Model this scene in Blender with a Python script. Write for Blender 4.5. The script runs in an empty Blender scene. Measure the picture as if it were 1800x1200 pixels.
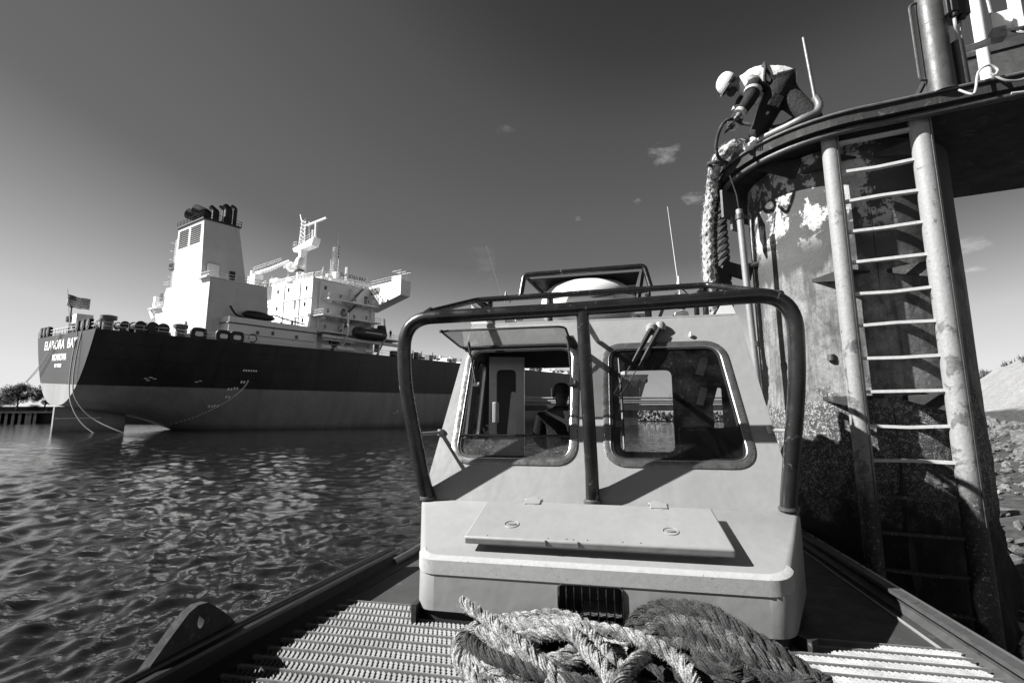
import bpy, bmesh, math, random
from mathutils import Vector, Matrix, noise
R = math.radians
random.seed(7)
scene = bpy.context.scene
col = scene.collection
# ---------------------------------------------------------------- camera, sky, sun, exposure
cam_d = bpy.data.cameras.new('camera'); cam = bpy.data.objects.new('camera', cam_d); col.objects.link(cam)
cam.location = (0, 0, 2.1); cam.rotation_euler = (R(90 + 8.88), 0, 0)
cam_d.lens = 17.4; cam_d.sensor_width = 36; cam_d.clip_start = 0.05; cam_d.clip_end = 9000
scene.camera = cam
SUN_AZ, SUN_EL = 263.0, 38.5
world = bpy.data.worlds.new('World'); scene.world = world; world.use_nodes = True
wn = world.node_tree.nodes; wl = world.node_tree.links; wn.clear()
def wnode(t, **k):
    n = wn.new(t)
    for a, b in k.items(): setattr(n, a, b)
    return n
def wmath(op, a, b=None, c=None, clamp=False):
    n = wn.new('ShaderNodeMath'); n.operation = op; n.use_clamp = clamp
    for i, v in enumerate((a, b, c)):
        if v is None: continue
        if isinstance(v, (int, float)): n.inputs[i].default_value = v
        else: wl.new(v, n.inputs[i])
    return n.outputs[0]
sky = wnode('ShaderNodeTexSky', sky_type='NISHITA', sun_disc=False)
sky.sun_elevation = R(SUN_EL); sky.sun_rotation = R(SUN_AZ); sky.air_density = 1.0; sky.dust_density = 0.0; sky.ozone_density = 1.5
sep = wnode('ShaderNodeSeparateColor'); wl.new(sky.outputs[0], sep.inputs[0])
# black-and-white sky as through a red filter: the red channel with a film-like tone curve
EXPO = 1.5
crv = wnode('ShaderNodeValToRGB'); el = crv.color_ramp.elements
stops = ((0, .0), (.06, .018), (.085, .045), (.10, .085), (.135, .125), (.17, .15), (.2, .235), (.27, .43), (.34, .60), (.42, .68), (.57, .79), (1, .88))
while len(el) < len(stops): el.new(.5)
for e_, (p_, v_) in zip(el, stops): e_.position = p_; e_.color = (v_, v_, v_, 1)
wl.new(wmath('MULTIPLY', sep.outputs[0], .1), crv.inputs[0])
red = wmath('MULTIPLY', crv.outputs[0], 10 / 2 ** EXPO)
geo = wnode('ShaderNodeTexCoord')
def cloud(az, el, r, stretch, gain, seed, sharp=5.0):
    d = Vector((math.sin(R(az)) * math.cos(R(el)), math.cos(R(az)) * math.cos(R(el)), math.sin(R(el))))
    mp = wnode('ShaderNodeMapping'); wl.new(geo.outputs['Generated'], mp.inputs[0])
    mp.inputs['Location'].default_value = (seed, seed * 2, 0); mp.inputs['Scale'].default_value = (1, 1, 2.2)
    nz = wnode('ShaderNodeTexNoise'); nz.inputs['Scale'].default_value = sharp / r * .35; nz.inputs['Detail'].default_value = 7; nz.inputs['Roughness'].default_value = .62
    wl.new(mp.outputs[0], nz.inputs['Vector'])
    sub = wnode('ShaderNodeVectorMath', operation='SUBTRACT'); wl.new(geo.outputs['Generated'], sub.inputs[0]); sub.inputs[1].default_value = d
    mul = wnode('ShaderNodeVectorMath', operation='MULTIPLY'); wl.new(sub.outputs[0], mul.inputs[0]); mul.inputs[1].default_value = (1, 1, stretch)
    ln = wnode('ShaderNodeVectorMath', operation='LENGTH'); wl.new(mul.outputs[0], ln.inputs[0])
    fall = wmath('SUBTRACT', 1.0, wmath('DIVIDE', ln.outputs['Value'], r), clamp=True)
    m = wmath('MULTIPLY', wmath('SUBTRACT', nz.outputs[0], wmath('SUBTRACT', .66, wmath('MULTIPLY', fall, .42))), 2.0, clamp=True)
    return wmath('MULTIPLY', wmath('MULTIPLY', m, wmath('SMOOTH_MIN', wmath('MULTIPLY', fall, 2.0), 1.0, .2)), gain * .4)
tot = red
for a in ((18.5, 28.3, .045, 1.6, 3.0, 1.3), (-0.9, 32.0, .03, 2.6, .8, 4.1), (21.0, 23.5, .035, 2.0, 2.4, 7.7), (15.0, 24.0, .012, 1.5, 1.5, 9.2),
          (43.5, 14.5, .06, 3.2, 2.6, 2.9), (8.0, 22.6, .012, 1.5, 1.2, 3.3), (44.0, 12.5, .03, 4, 2.0, 5.9), (-3.5, 18.0, .05, .8, .5, 6.2)):
    tot = wmath('ADD', tot, cloud(*a))
cmb = wnode('ShaderNodeCombineColor')
for i in range(3): wl.new(tot, cmb.inputs[i])
bg = wnode('ShaderNodeBackground'); bg.inputs['Strength'].default_value = .10
wl.new(cmb.outputs[0], bg.inputs[0]); wo = wnode('ShaderNodeOutputWorld'); wl.new(bg.outputs[0], wo.inputs[0])
sd = bpy.data.lights.new('sun', 'SUN'); sun = bpy.data.objects.new('sun', sd); col.objects.link(sun)
sd.energy = 5.0; sd.angle = R(.55); sd.color = (1, .995, .985)
sv = Vector((math.sin(R(SUN_AZ)) * math.cos(R(SUN_EL)), math.cos(R(SUN_AZ)) * math.cos(R(SUN_EL)), math.sin(R(SUN_EL))))
sun.rotation_euler = sv.to_track_quat('Z', 'Y').to_euler()
scene.view_settings.view_transform = 'Standard'; scene.view_settings.look = 'None'
scene.view_settings.exposure = EXPO; scene.view_settings.gamma = 1
# ---------------------------------------------------------------- materials
def new_mat(name):
    m = bpy.data.materials.new(name); m.use_nodes = True
    nt = m.node_tree; nt.nodes.clear()
    out = nt.nodes.new('ShaderNodeOutputMaterial'); b = nt.nodes.new('ShaderNodeBsdfPrincipled')
    nt.links.new(b.outputs[0], out.inputs[0]); return m, nt, b
class NT:
    """small helper to write node math"""
    def __init__(s, nt): s.nt = nt
    def n(s, t, **k):
        x = s.nt.nodes.new(t)
        for a, b in k.items(): setattr(x, a, b)
        return x
    def m(s, op, a, b=None, clamp=False):
        x = s.nt.nodes.new('ShaderNodeMath'); x.operation = op; x.use_clamp = clamp
        for i, v in enumerate((a, b)):
            if v is None: continue
            if isinstance(v, (int, float)): x.inputs[i].default_value = v
            else: s.nt.links.new(v, x.inputs[i])
        return x.outputs[0]
    def coord(s): return s.n('ShaderNodeTexCoord').outputs['Object']
    def sepz(s, c):
        x = s.n('ShaderNodeSeparateXYZ'); s.nt.links.new(c, x.inputs[0]); return x.outputs
    def noise(s, c, scale, detail=5, rough=.6, stretch=None, dist=0):
        if stretch:
            mp = s.n('ShaderNodeMapping'); s.nt.links.new(c, mp.inputs[0]); mp.inputs['Scale'].default_value = stretch; c = mp.outputs[0]
        x = s.n('ShaderNodeTexNoise'); x.inputs['Scale'].default_value = scale; x.inputs['Detail'].default_value = detail
        x.inputs['Roughness'].default_value = rough; x.inputs['Distortion'].default_value = dist
        s.nt.links.new(c, x.inputs['Vector']); return x.outputs[0]
    def ramp(s, f, *stops):
        x = s.n('ShaderNodeValToRGB'); e = x.color_ramp.elements
        while len(e) < len(stops): e.new(.5)
        for i, (p, v) in enumerate(stops): e[i].position = p; e[i].color = (v, v, v, 1)
        s.nt.links.new(f, x.inputs[0]); return x.outputs[0]
    def step(s, v, a, b): 
        x = s.n('ShaderNodeMapRange'); x.interpolation_type = 'SMOOTHSTEP'; s.nt.links.new(v, x.inputs[0])
        x.inputs[1].default_value = a; x.inputs[2].default_value = b; return x.outputs[0]
    def mix(s, f, a, b):
        x = s.n('ShaderNodeMix', data_type='FLOAT')
        for i, v in ((0, f), (2, a), (3, b)):
            if isinstance(v, (int, float)): x.inputs[i].default_value = v
            else: s.nt.links.new(v, x.inputs[i])
        return x.outputs[0]
    def bump(s, b, h, st, dist=.01):
        x = s.n('ShaderNodeBump'); x.inputs['Strength'].default_value = st; x.inputs['Distance'].default_value = dist
        s.nt.links.new(h, x.inputs['Height']); s.nt.links.new(x.outputs[0], b.inputs['Normal'])
MATS = {}
ALB = .41
def paint(name, v, var=.15, scale=6., rough=.5, metal=0., bump=.15, bscale=60., bdist=.004, stain=0., stainv=None, streak=None, rvar=.1):
    """greyscale paint / metal with mottling, optional stains or vertical streaks"""
    if name in MATS: return MATS[name]
    m, nt, b = new_mat(name); h = NT(nt); c = h.coord()
    v *= ALB; stainv = None if stainv is None else stainv * ALB
    n1 = h.noise(c, scale, 6, .65)
    base = h.ramp(n1, (.3, v * (1 - var)), (.7, v * (1 + var)))
    if stain:
        n2 = h.noise(c, scale * 2.3, 8, .7, stretch=streak, dist=.6)
        msk = h.step(n2, .62 - stain * .3, .70 - stain * .25)
        base = h.mix(msk, base, stainv if stainv is not None else v * .4)
    nt.links.new(base, b.inputs['Base Color'])
    nt.links.new(h.ramp(h.noise(c, scale * 1.7, 4), (.3, max(.02, rough - rvar)), (.7, min(1, rough + rvar))), b.inputs['Roughness'])
    b.inputs['Metallic'].default_value = metal
    if bump: h.bump(b, h.noise(c, bscale, 5, .6), bump, bdist)
    MATS[name] = m; return m
def cabin_material():
    m, nt, b = new_mat('cabin_paint'); h = NT(nt); c = h.coord(); v = .50 * ALB
    base = h.m('MULTIPLY', h.ramp(h.noise(c, 1.4, 6, .65), (.3, v * .93), (.7, v * 1.06)), h.ramp(h.noise(c, 9, 7, .7), (.3, .96), (.7, 1.03)))
    run = h.step(h.noise(c, 7, 6, .65, stretch=(1.6, 1.6, .07), dist=.2), .635, .74); base = h.mix(h.m('MULTIPLY', run, .38), base, v * .45)
    scuff = h.step(h.noise(c, 13, 8, .78, stretch=(.35, 1, 1.4), dist=1.2), .64, .69); base = h.mix(h.m('MULTIPLY', scuff, .45), base, v * .62)
    salt = h.step(h.noise(c, 60, 5, .8), .64, .74); base = h.mix(h.m('MULTIPLY', salt, .25), base, v * 1.5)
    chip = h.step(h.noise(c, 24, 7, .8), .705, .72); base = h.mix(chip, base, .03)
    nt.links.new(base, b.inputs['Base Color']); nt.links.new(h.ramp(h.noise(c, 3, 5), (.3, .36), (.7, .58)), b.inputs['Roughness'])
    h.bump(b, h.m('ADD', h.m('MULTIPLY', h.noise(c, 3.2, 3), 3.0), h.m('MULTIPLY', h.noise(c, 190, 4), .12)), .5, .006); return m
cabin_paint = cabin_material()
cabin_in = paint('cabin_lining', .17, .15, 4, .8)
tape_m = paint('grip_tape', .66, .1, 30, .8, 0, .8, 180, .002, .12, .35)
black_tube = paint('worn_black_tube', .022, .35, 5, .27, 0, .4, 90, .002, .06, .28, None, .12)
black_rub = paint('black_rubber', .012, .25, 6, .55, 0, .4, 60, .003)
black_steel = paint('black_steel', .014, .35, 5, .42, 0, .5, 40, .004, .05, .10)
alu = paint('aluminium', .62, .08, 9, .30, .85, .2, 150, .001, .10, .42)
lug_m = paint('matt_black_plate', .03, .5, 14, .95, 0, .6, 60, .003, .12, .14)
galv_b = paint('bright_galvanised', .95, .15, 20, .5, 0, .3, 90, .003, .08, .35)
pipe_g = paint('weathered_pipe', .30, .3, 9, .45, .3, .4, 70, .004, .10, .12)
galv = paint('galvanised', .50, .12, 14, .55, .25, .3, 90, .003, .06, .25)
dark_steel = paint('dark_grey_steel', .13, .3, 7, .5, .2, .5, 50, .004, .12, .05)
deck_paint = paint('deck_paint', .055, .2, 5, .75, 0, .7, 180, .003, .04, .16)
skirt_m = paint('skirt_paint', .02, .4, 12, .7, 0, .5, 60, .004, .08, .2)
white_gel = paint('white_plastic', 1.5, .04, 4, .28, 0, .05, 80, .001)
white_ship = paint('white_ship_paint', 1.7, .05, .25, .55, 0, .15, 3, .02, .12, 1.25, (1, 1, .2))
funnel_paint = paint('funnel_paint', 1.28, .08, .25, .55, 0, .15, 3, .02, .08, 1.0, (1, 1, .2))
ship_dark = paint('ship_black_fittings', .02, .3, 1, .6)
ship_grey = paint('ship_grey_fittings', .25, .3, 1, .6)
ship_glass = paint('ship_window_glass', .015, .1, 1, .15)
ship_buoy = paint('lifeboat_orange_shell', .075, .2, .8, .45)
white_mark = paint('white_marking', 2.0, .05, 1, .6)
rope_line = paint('mooring_line_fibre', .70, .1, 2, .8)
concrete = paint('quay_concrete', .10, .4, .3, .9, 0, .5, 3, .05, .2, .04)
quay_m = paint('quay_stone', .05, .5, .2, .9, 0, .5, 3, .05, .2, .02)
jetty_m = paint('jetty_concrete', .14, .3, .4, .9, 0, .5, 3, .05, .15, .06)
pipe_m = paint('pale_pipe', .6, .1, .5, .5)
cloth_dark = paint('dark_cloth', .011, .3, 18, .95, 0, .8, 35, .02)
cloth_light = paint('pale_hivis_cloth', 1.1, .05, 6, .85, 0, .5, 16, .03)
refl = paint('reflective_tape', .8, .05, 20, .4)
skin_m = paint('skin', .30, .08, 20, .5)
skin_d = paint('dark_skin', .06, .1, 20, .5)
hair_m = paint('hair', .02, .2, 60, .7)
strap_m = paint('strap', .02, .2, 30, .8)
glove_m = paint('glove', .04, .3, 30, .9)
cable_w = paint('white_cable', .75, .06, 10, .5)
cable_d = paint('dark_cable', .04, .2, 10, .5)
grass_m = paint('dune_grass_blades', .10, .5, .8, .9)
leaf_m = paint('tree_leaves', .055, .5, .4, .8)
bark_m = paint('tree_bark', .07, .3, 3, .9)
inox = paint('polished_inox', .7, .04, 20, .16, 1.0, 0)
def glass_mat(name, gloss=.12, dirt=.0, tint=.9):
    m = bpy.data.materials.new(name); m.use_nodes = True; nt = m.node_tree; nt.nodes.clear(); h = NT(nt)
    out = h.n('ShaderNodeOutputMaterial'); tr = h.n('ShaderNodeBsdfTransparent'); tr.inputs[0].default_value = (tint,) * 3 + (1,)
    gl = h.n('ShaderNodeBsdfGlossy'); gl.inputs['Roughness'].default_value = .02
    lw = h.n('ShaderNodeLayerWeight'); lw.inputs[0].default_value = .35
    mx = h.n('ShaderNodeMixShader'); nt.links.new(h.m('ADD', h.m('MULTIPLY', lw.outputs['Fresnel'], .45), gloss * .2, True), mx.inputs[0])
    nt.links.new(tr.outputs[0], mx.inputs[1]); nt.links.new(gl.outputs[0], mx.inputs[2])
    df = h.n('ShaderNodeBsdfDiffuse'); df.inputs[0].default_value = (.7, .7, .7, 1)
    c = h.coord(); n = h.noise(c, 55, 6, .75); n2 = h.noise(c, 5, 4)
    msk = h.m('MULTIPLY', h.m('ADD', h.m('MULTIPLY', h.step(n, .55, .72), .9), .12), h.m('MULTIPLY', h.step(n2, .3, .7), dirt), True)
    m2 = h.n('ShaderNodeMixShader'); nt.links.new(msk, m2.inputs[0]); nt.links.new(mx.outputs[0], m2.inputs[1]); nt.links.new(df.outputs[0], m2.inputs[2])
    nt.links.new(m2.outputs[0], out.inputs[0]); return m
glass = glass_mat('window_glass', .12, .07, .72)
glass_dirty = glass_mat('salted_glass', .12, .42, .8)
glass_flap = glass_mat('tinted_flap_glass', .1, .30, .9)
# monopile: paint zones by height, chipped white patches, barnacle belt, weed
def pile_material():
    m, nt, b = new_mat('weathered_pile_steel'); h = NT(nt); c = h.coord(); z = h.sepz(c)[2]
    big = h.noise(c, 1.6, 7, .6); med = h.noise(c, 4.5, 8, .62, dist=.4); fine = h.noise(c, 28, 6, .75); drip = h.noise(c, 5, 6, .6, stretch=(1, 1, .18))
    zw = h.m('ADD', z, h.m('MULTIPLY', h.m('SUBTRACT', med, .5), 1.1))
    zw2 = h.m('ADD', z, h.m('MULTIPLY', h.m('SUBTRACT', drip, .5), .9))
    dark_p = h.ramp(big, (.3, .055), (.7, .10))
    drip2 = h.noise(c, 9, 7, .7, stretch=(1, 1, .10), dist=.3)
    mid = h.m('MULTIPLY', h.m('MULTIPLY', h.ramp(med, (.30, .17), (.42, .20), (.52, .29), (.70, .41)), h.ramp(fine, (.3, .62), (.6, 1.15))), h.ramp(drip2, (.36, .42), (.52, 1.05)))
    base = h.mix(h.step(zw2, 3.62, 3.74), mid, dark_p)
    # chipped white primer near the top
    chip = h.m('MULTIPLY', h.step(h.m('ADD', h.m('ADD', h.m('MULTIPLY', med, .55), h.m('MULTIPLY', drip, .45)), h.m('MULTIPLY', fine, .26)), .625, .665), h.step(z, 3.85, 4.25))
    xw = h.step(h.m('ADD', h.sepz(c)[0], h.m('MULTIPLY', med, .35)), .10, -.02)
    chip = h.m('MULTIPLY', chip, xw, True)
    base = h.mix(chip, base, h.m('MULTIPLY', .70, h.ramp(fine, (.35, .55), (.5, 1.05))))
    # barnacles
    v = h.n('ShaderNodeTexVoronoi'); v.inputs['Scale'].default_value = 75; nt.links.new(c, v.inputs['Vector'])
    spk = h.step(h.m('ADD', h.m('MULTIPLY', fine, .9), h.m('MULTIPLY', h.m('SUBTRACT', .5, v.outputs['Distance']), .35)), .42, .58)
    spk = h.m('MULTIPLY', spk, h.ramp(h.noise(c, 7, 6, .7), (.36, .15), (.5, 1.0)))
    barn = h.mix(spk, h.ramp(med, (.3, .05), (.7, .13)), h.ramp(big, (.3, .42), (.7, .75)))
    base = h.mix(h.step(zw, 2.42, 2.2), base, barn)
    weed = h.mix(h.step(fine, .62, .74), .012, .14)
    base = h.mix(h.step(h.m('ADD', zw, h.m('MULTIPLY', med, .4)), 1.75, 1.2), base, weed)
    stain = h.step(h.noise(c, 2.6, 6, .7, stretch=(1, 1, .45), dist=.5), .55, .68)
    base = h.mix(h.m('MULTIPLY', stain, .75), base, .06); pit = h.step(h.noise(c, 11, 7, .75), .63, .68); base = h.mix(h.m('MULTIPLY', pit, h.step(z, 4.2, 3.9)), base, .08)
    nt.links.new(h.m('MULTIPLY', base, .50), b.inputs['Base Color']); b.inputs['Roughness'].default_value = .82
    low = h.step(zw, 2.42, 2.2)
    h.bump(b, h.m('ADD', h.m('MULTIPLY', fine, h.mix(low, .35, 1.6)), h.m('MULTIPLY', med, .5)), .9, .02)
    return m
pile_m = pile_material()
def rail_material():
    m, nt, b = new_mat('weathered_ladder_steel'); h = NT(nt); c = h.coord(); z = h.sepz(c)[2]
    med = h.noise(c, 6, 7, .65, dist=.5); fine = h.noise(c, 40, 5, .7)
    up = h.m('MULTIPLY', .46, h.ramp(fine, (.3, .8), (.7, 1.1)))
    rust = h.step(h.m('ADD', med, h.m('MULTIPLY', h.m('SUBTRACT', 3.3, z), .05)), .57, .63)
    base = h.mix(rust, up, h.ramp(fine, (.3, .10), (.7, .30)))
    low = h.mix(h.step(fine, .55, .68), .03, .4)
    base = h.mix(h.step(h.m('ADD', z, med), 2.2, 1.8), base, low)
    nt.links.new(h.m('MULTIPLY', base, .45), b.inputs['Base Color']); b.inputs['Roughness'].default_value = .6
    h.bump(b, h.m('ADD', fine, med), .5, .008); return m
rail_m = rail_material()
under_m = paint('platform_steel', .022, .5, 2.5, .8, 0, .6, 30, .01, .12, .13)
# ship hull: dark topsides, pale (red filtered) boot paint below
def hull_material():
    m, nt, b = new_mat('ship_hull_paint'); h = NT(nt); c = h.coord(); z = h.sepz(c)[2]
    n = h.noise(c, .10, 7, .6, stretch=(1, 1, .35)); st = h.noise(c, .35, 7, .65, stretch=(1, 1, .12)); f = h.noise(c, 2.2, 6, .7)
    top = h.m('MULTIPLY', h.ramp(n, (.3, .050), (.7, .080)), h.ramp(st, (.3, .6), (.7, 1.35)))
    bot = h.m('MULTIPLY', h.m('MULTIPLY', h.ramp(n, (.3, .56), (.7, .70)), h.ramp(f, (.3, .82), (.7, 1.06))), h.ramp(st, (.3, .75), (.6, 1.05)))
    bot = h.mix(h.step(h.m('ADD', z, f), 2.0, -.2), bot, .17)
    seam = h.n('ShaderNodeTexWave'); seam.inputs['Scale'].default_value = .13; nt.links.new(c, seam.inputs['Vector']); seam.bands_direction = 'Z'
    top = h.m('MULTIPLY', top, h.ramp(seam.outputs['Fac'], (0, .75), (.05, 1)))
    seam2 = h.n('ShaderNodeTexWave'); seam2.inputs['Scale'].default_value = .035; nt.links.new(c, seam2.inputs['Vector']); seam2.bands_direction = 'Y'; top = h.m('MULTIPLY', top, h.ramp(seam2.outputs['Fac'], (0, .72), (.02, 1)))
    run = h.step(h.noise(c, .9, 6, .7, stretch=(1, 1, .07)), .62, .72); top = h.mix(h.m('MULTIPLY', run, h.step(n, .45, .6)), top, .17)
    scr = h.step(h.noise(c, .8, 7, .75, stretch=(1, .12, 1)), .64, .70); bot = h.mix(h.m('MULTIPLY', scr, .5), bot, .2)
    nt.links.new(h.m('MULTIPLY', h.mix(h.step(z, 7.93, 7.97), bot, top), .41), b.inputs['Base Color'])
    b.inputs['Roughness'].default_value = .5; h.bump(b, h.noise(c, .5, 3), .25, .08); return m
hull_m = hull_material()
def water_material():
    m, nt, b = new_mat('harbour_water'); h = NT(nt); c = h.coord()
    b.inputs['Base Color'].default_value = (.005, .005, .005, 1); b.inputs['Roughness'].default_value = .01; b.inputs['IOR'].default_value = 1.6
    n1 = h.noise(c, 1.1, 5, .6, stretch=(1, 1.5, 1)); n2 = h.noise(c, 5.5, 5, .65, stretch=(1, 1.6, 1)); n3 = h.noise(c, 22, 3, .6)
    hh = h.m('ADD', h.m('ADD', h.m('MULTIPLY', n1, .15), h.m('MULTIPLY', n2, .045)), h.m('MULTIPLY', n3, .002))
    h.bump(b, hh, 1.0, .17); return m
water_m = water_material()
def sand_material():
    m, nt, b = new_mat('dune_sand'); h = NT(nt); c = h.coord()
    n = h.noise(c, .35, 8, .7, dist=.4); f = h.noise(c, 2.5, 7, .75, stretch=(1, 1, 3)); z = h.sepz(c)[2]
    sand = h.m('MULTIPLY', h.ramp(n, (.3, .42), (.7, .62)), h.ramp(f, (.35, .62), (.6, 1.05)))
    dark = h.ramp(f, (.4, .03), (.7, .16))
    base = h.mix(h.step(h.m('ADD', z, h.m('MULTIPLY', n, .8)), 3.3, 3.0), sand, dark)
    nt.links.new(h.m('MULTIPLY', base, .45), b.inputs['Base Color']); b.inputs['Roughness'].default_value = .95; h.bump(b, f, .9, .2); return m
sand_m = sand_material()
def rock_material():
    m, nt, b = new_mat('revetment_rock'); h = NT(nt); c = h.coord()
    n = h.noise(c, 3, 8, .7); f = h.noise(c, 16, 6, .75)
    nt.links.new(h.m('MULTIPLY', h.ramp(n, (.3, .07), (.5, .22), (.68, .42)), h.ramp(f, (.3, .22), (.7, .7))), b.inputs['Base Color'])
    b.inputs['Roughness'].default_value = .85; h.bump(b, f, .9, .06); return m
rock_m = rock_material()
def fibre_material(name, lo, hi):
    m, nt, b = new_mat(name); h = NT(nt); c = h.coord()
    f = h.noise(c, 130, 4, .7); n = h.noise(c, 14, 5, .6)
    nt.links.new(h.m('MULTIPLY', h.ramp(f, (.35, lo), (.62, hi)), h.ramp(n, (.34, .10), (.58, .58))), b.inputs['Base Color'])
    b.inputs['Roughness'].default_value = .85; h.bump(b, f, 1, .006); return m
rope_light = fibre_material('pale_rope_fibre', .08, .72); rope_dark = fibre_material('dark_rope_fibre', .003, .085)
rope_fleck = fibre_material('dark_rope_frayed_fibre', .008, .22)
rope_white = fibre_material('white_rope_fibre', .5, .85); sleeve_m = fibre_material('chafe_sleeve', .01, .12)
grate_m = paint('galvanised_grating', .33, .25, 8, .6, .1, .3, 120, .002, .05, .2)
# ---------------------------------------------------------------- mesh helpers
class MB:
    def __init__(s): s.v = []; s.f = []
    def add(s, vs, fs):
        o = len(s.v); s.v += [tuple(v) for v in vs]; s.f += [tuple(i + o for i in f) for f in fs]; return s
    def box(s, c, d, rz=0, rx=0, ry=0):
        M = Matrix.Rotation(rz, 3, 'Z') @ Matrix.Rotation(rx, 3, 'X') @ Matrix.Rotation(ry, 3, 'Y'); c = Vector(c)
        vs = [c + M @ Vector((x * d[0] / 2, y * d[1] / 2, z * d[2] / 2)) for x in (-1, 1) for y in (-1, 1) for z in (-1, 1)]
        return s.add(vs, [(0, 1, 3, 2), (4, 6, 7, 5), (0, 4, 5, 1), (2, 3, 7, 6), (0, 2, 6, 4), (1, 5, 7, 3)])
    def hexa(s, lo, hi):   # two quads (4 points each, same order) joined
        vs = list(lo) + list(hi)
        return s.add(vs, [(3, 2, 1, 0), (4, 5, 6, 7), (0, 1, 5, 4), (1, 2, 6, 5), (2, 3, 7, 6), (3, 0, 4, 7)])
    def tube(s, pts, r, n=10, cap=True, closed=False):
        pts = [Vector(p) for p in pts]; N = len(pts); rs = r if isinstance(r, (list, tuple)) else [r] * N
        t0 = (pts[1] - pts[0]).normalized(); up = Vector((0, 0, 1)) if abs(t0.z) < .9 else Vector((0, 1, 0))
        nrm = (up - t0 * up.dot(t0)).normalized(); vs = []; pt = t0
        for i, p in enumerate(pts):
            if closed: t = (pts[(i + 1) % N] - pts[i - 1]).normalized()
            else: t = (pts[min(i + 1, N - 1)] - pts[max(i - 1, 0)]).normalized()
            q = pt.rotation_difference(t); nrm = (q @ nrm).normalized(); pt = t; b = t.cross(nrm)
            for k in range(n):
                a = 2 * math.pi * k / n; vs.append(p + (nrm * math.cos(a) + b * math.sin(a)) * rs[i])
        fs = []
        for i in range(N if closed else N - 1):
            j = (i + 1) % N
            for k in range(n): l = (k + 1) % n; fs.append((i * n + k, i * n + l, j * n + l, j * n + k))
        if cap and not closed: fs += [tuple(range(n - 1, -1, -1)), tuple(range((N - 1) * n, N * n))]
        return s.add(vs, fs)
    def cyl(s, a, b, r, n=16, r2=None): return s.tube([a, b], [r, r if r2 is None else r2], n)
    def lathe(s, c, prof, n=40, sq=(1, 1)):
        c = Vector(c); vs = []; N = len(prof)
        for r, z in prof:
            for k in range(n):
                a = 2 * math.pi * k / n; vs.append(c + Vector((r * math.cos(a) * sq[0], r * math.sin(a) * sq[1], z)))
        fs = [(i * n + k, i * n + (k + 1) % n, (i + 1) * n + (k + 1) % n, (i + 1) * n + k) for i in range(N - 1) for k in range(n)]
        fs += [tuple(range(n - 1, -1, -1)), tuple(range((N - 1) * n, N * n))]
        return s.add(vs, fs)
    def prism(s, poly, o, ax, ay, az):
        """2-D polygon in the (ax, ay) plane through o, extruded by az"""
        o, ax, ay, az = map(Vector, (o, ax, ay, az)); n = len(poly)
        lo = [o + ax * p[0] + ay * p[1] for p in poly]; hi = [p + az for p in lo]
        return s.add(lo + hi, [tuple(range(n - 1, -1, -1)), tuple(range(n, 2 * n))] + [(i, (i + 1) % n, n + (i + 1) % n, n + i) for i in range(n)])
    def build(s, name, mat, parent=None, smooth=True, bevel=0, loc=None):
        me = bpy.data.meshes.new(name); me.from_pydata(s.v, [], s.f); me.materials.append(mat)
        bm = bmesh.new(); bm.from_mesh(me); bmesh.ops.recalc_face_normals(bm, faces=bm.faces); bm.to_mesh(me); bm.free()
        o = bpy.data.objects.new(name, me); col.objects.link(o)
        if parent: o.parent = parent
        if loc: o.location = loc
        if smooth: me.shade_smooth(); me.set_sharp_from_angle(angle=R(38))
        if bevel:
            bv = o.modifiers.new('bevel', 'BEVEL'); bv.width = bevel; bv.segments = 3; bv.limit_method = 'ANGLE'; bv.angle_limit = R(35)
        return o
def arc(pts, r, seg=7):
    """polyline with rounded corners"""
    P = [Vector(p) for p in pts]; out = [P[0]]
    for i in range(1, len(P) - 1):
        a, b, c = P[i - 1], P[i], P[i + 1]; d1 = (a - b); d2 = (c - b); rr = min(r, d1.length * .49, d2.length * .49)
        p0 = b + d1.normalized() * rr; p2 = b + d2.normalized() * rr
        for k in range(seg + 1):
            t = k / seg; out.append(p0 * (1 - t) ** 2 + b * 2 * t * (1 - t) + p2 * t * t)
    out.append(P[-1]); return out
def spline(pts, per=8, closed=False):
    P = [Vector(p) for p in pts]; n = len(P); out = []
    for i in range(n if closed else n - 1):
        if closed: a, b, c, d = P[i - 1], P[i], P[(i + 1) % n], P[(i + 2) % n]
        else: a, b, c, d = P[max(i - 1, 0)], P[i], P[i + 1], P[min(i + 2, n - 1)]
        for k in range(per):
            t = k / per; out.append(.5 * ((2 * b) + (c - a) * t + (2 * a - 5 * b + 4 * c - d) * t * t + (3 * b - a - 3 * c + d) * t ** 3))
    if not closed: out.append(P[-1])
    return out
def rrect(x0, x1, y0, y1, r, seg=7, x1b=None):
    """rounded rectangle outline, x1b = right edge at the bottom"""
    if x1b is None: x1b = x1
    c = [Vector((x0, y0, 0)), Vector((x1b, y0, 0)), Vector((x1, y1, 0)), Vector((x0, y1, 0))]; out = []
    for i in range(4):
        a, b, d = c[i - 1], c[i], c[(i + 1) % 4]; p0 = b + (a - b).normalized() * r; p2 = b + (d - b).normalized() * r
        for k in range(seg + 1):
            t = k / seg; q = p0 * (1 - t) ** 2 + b * 2 * t * (1 - t) + p2 * t * t; out.append((q.x, q.y))
    return out
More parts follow.
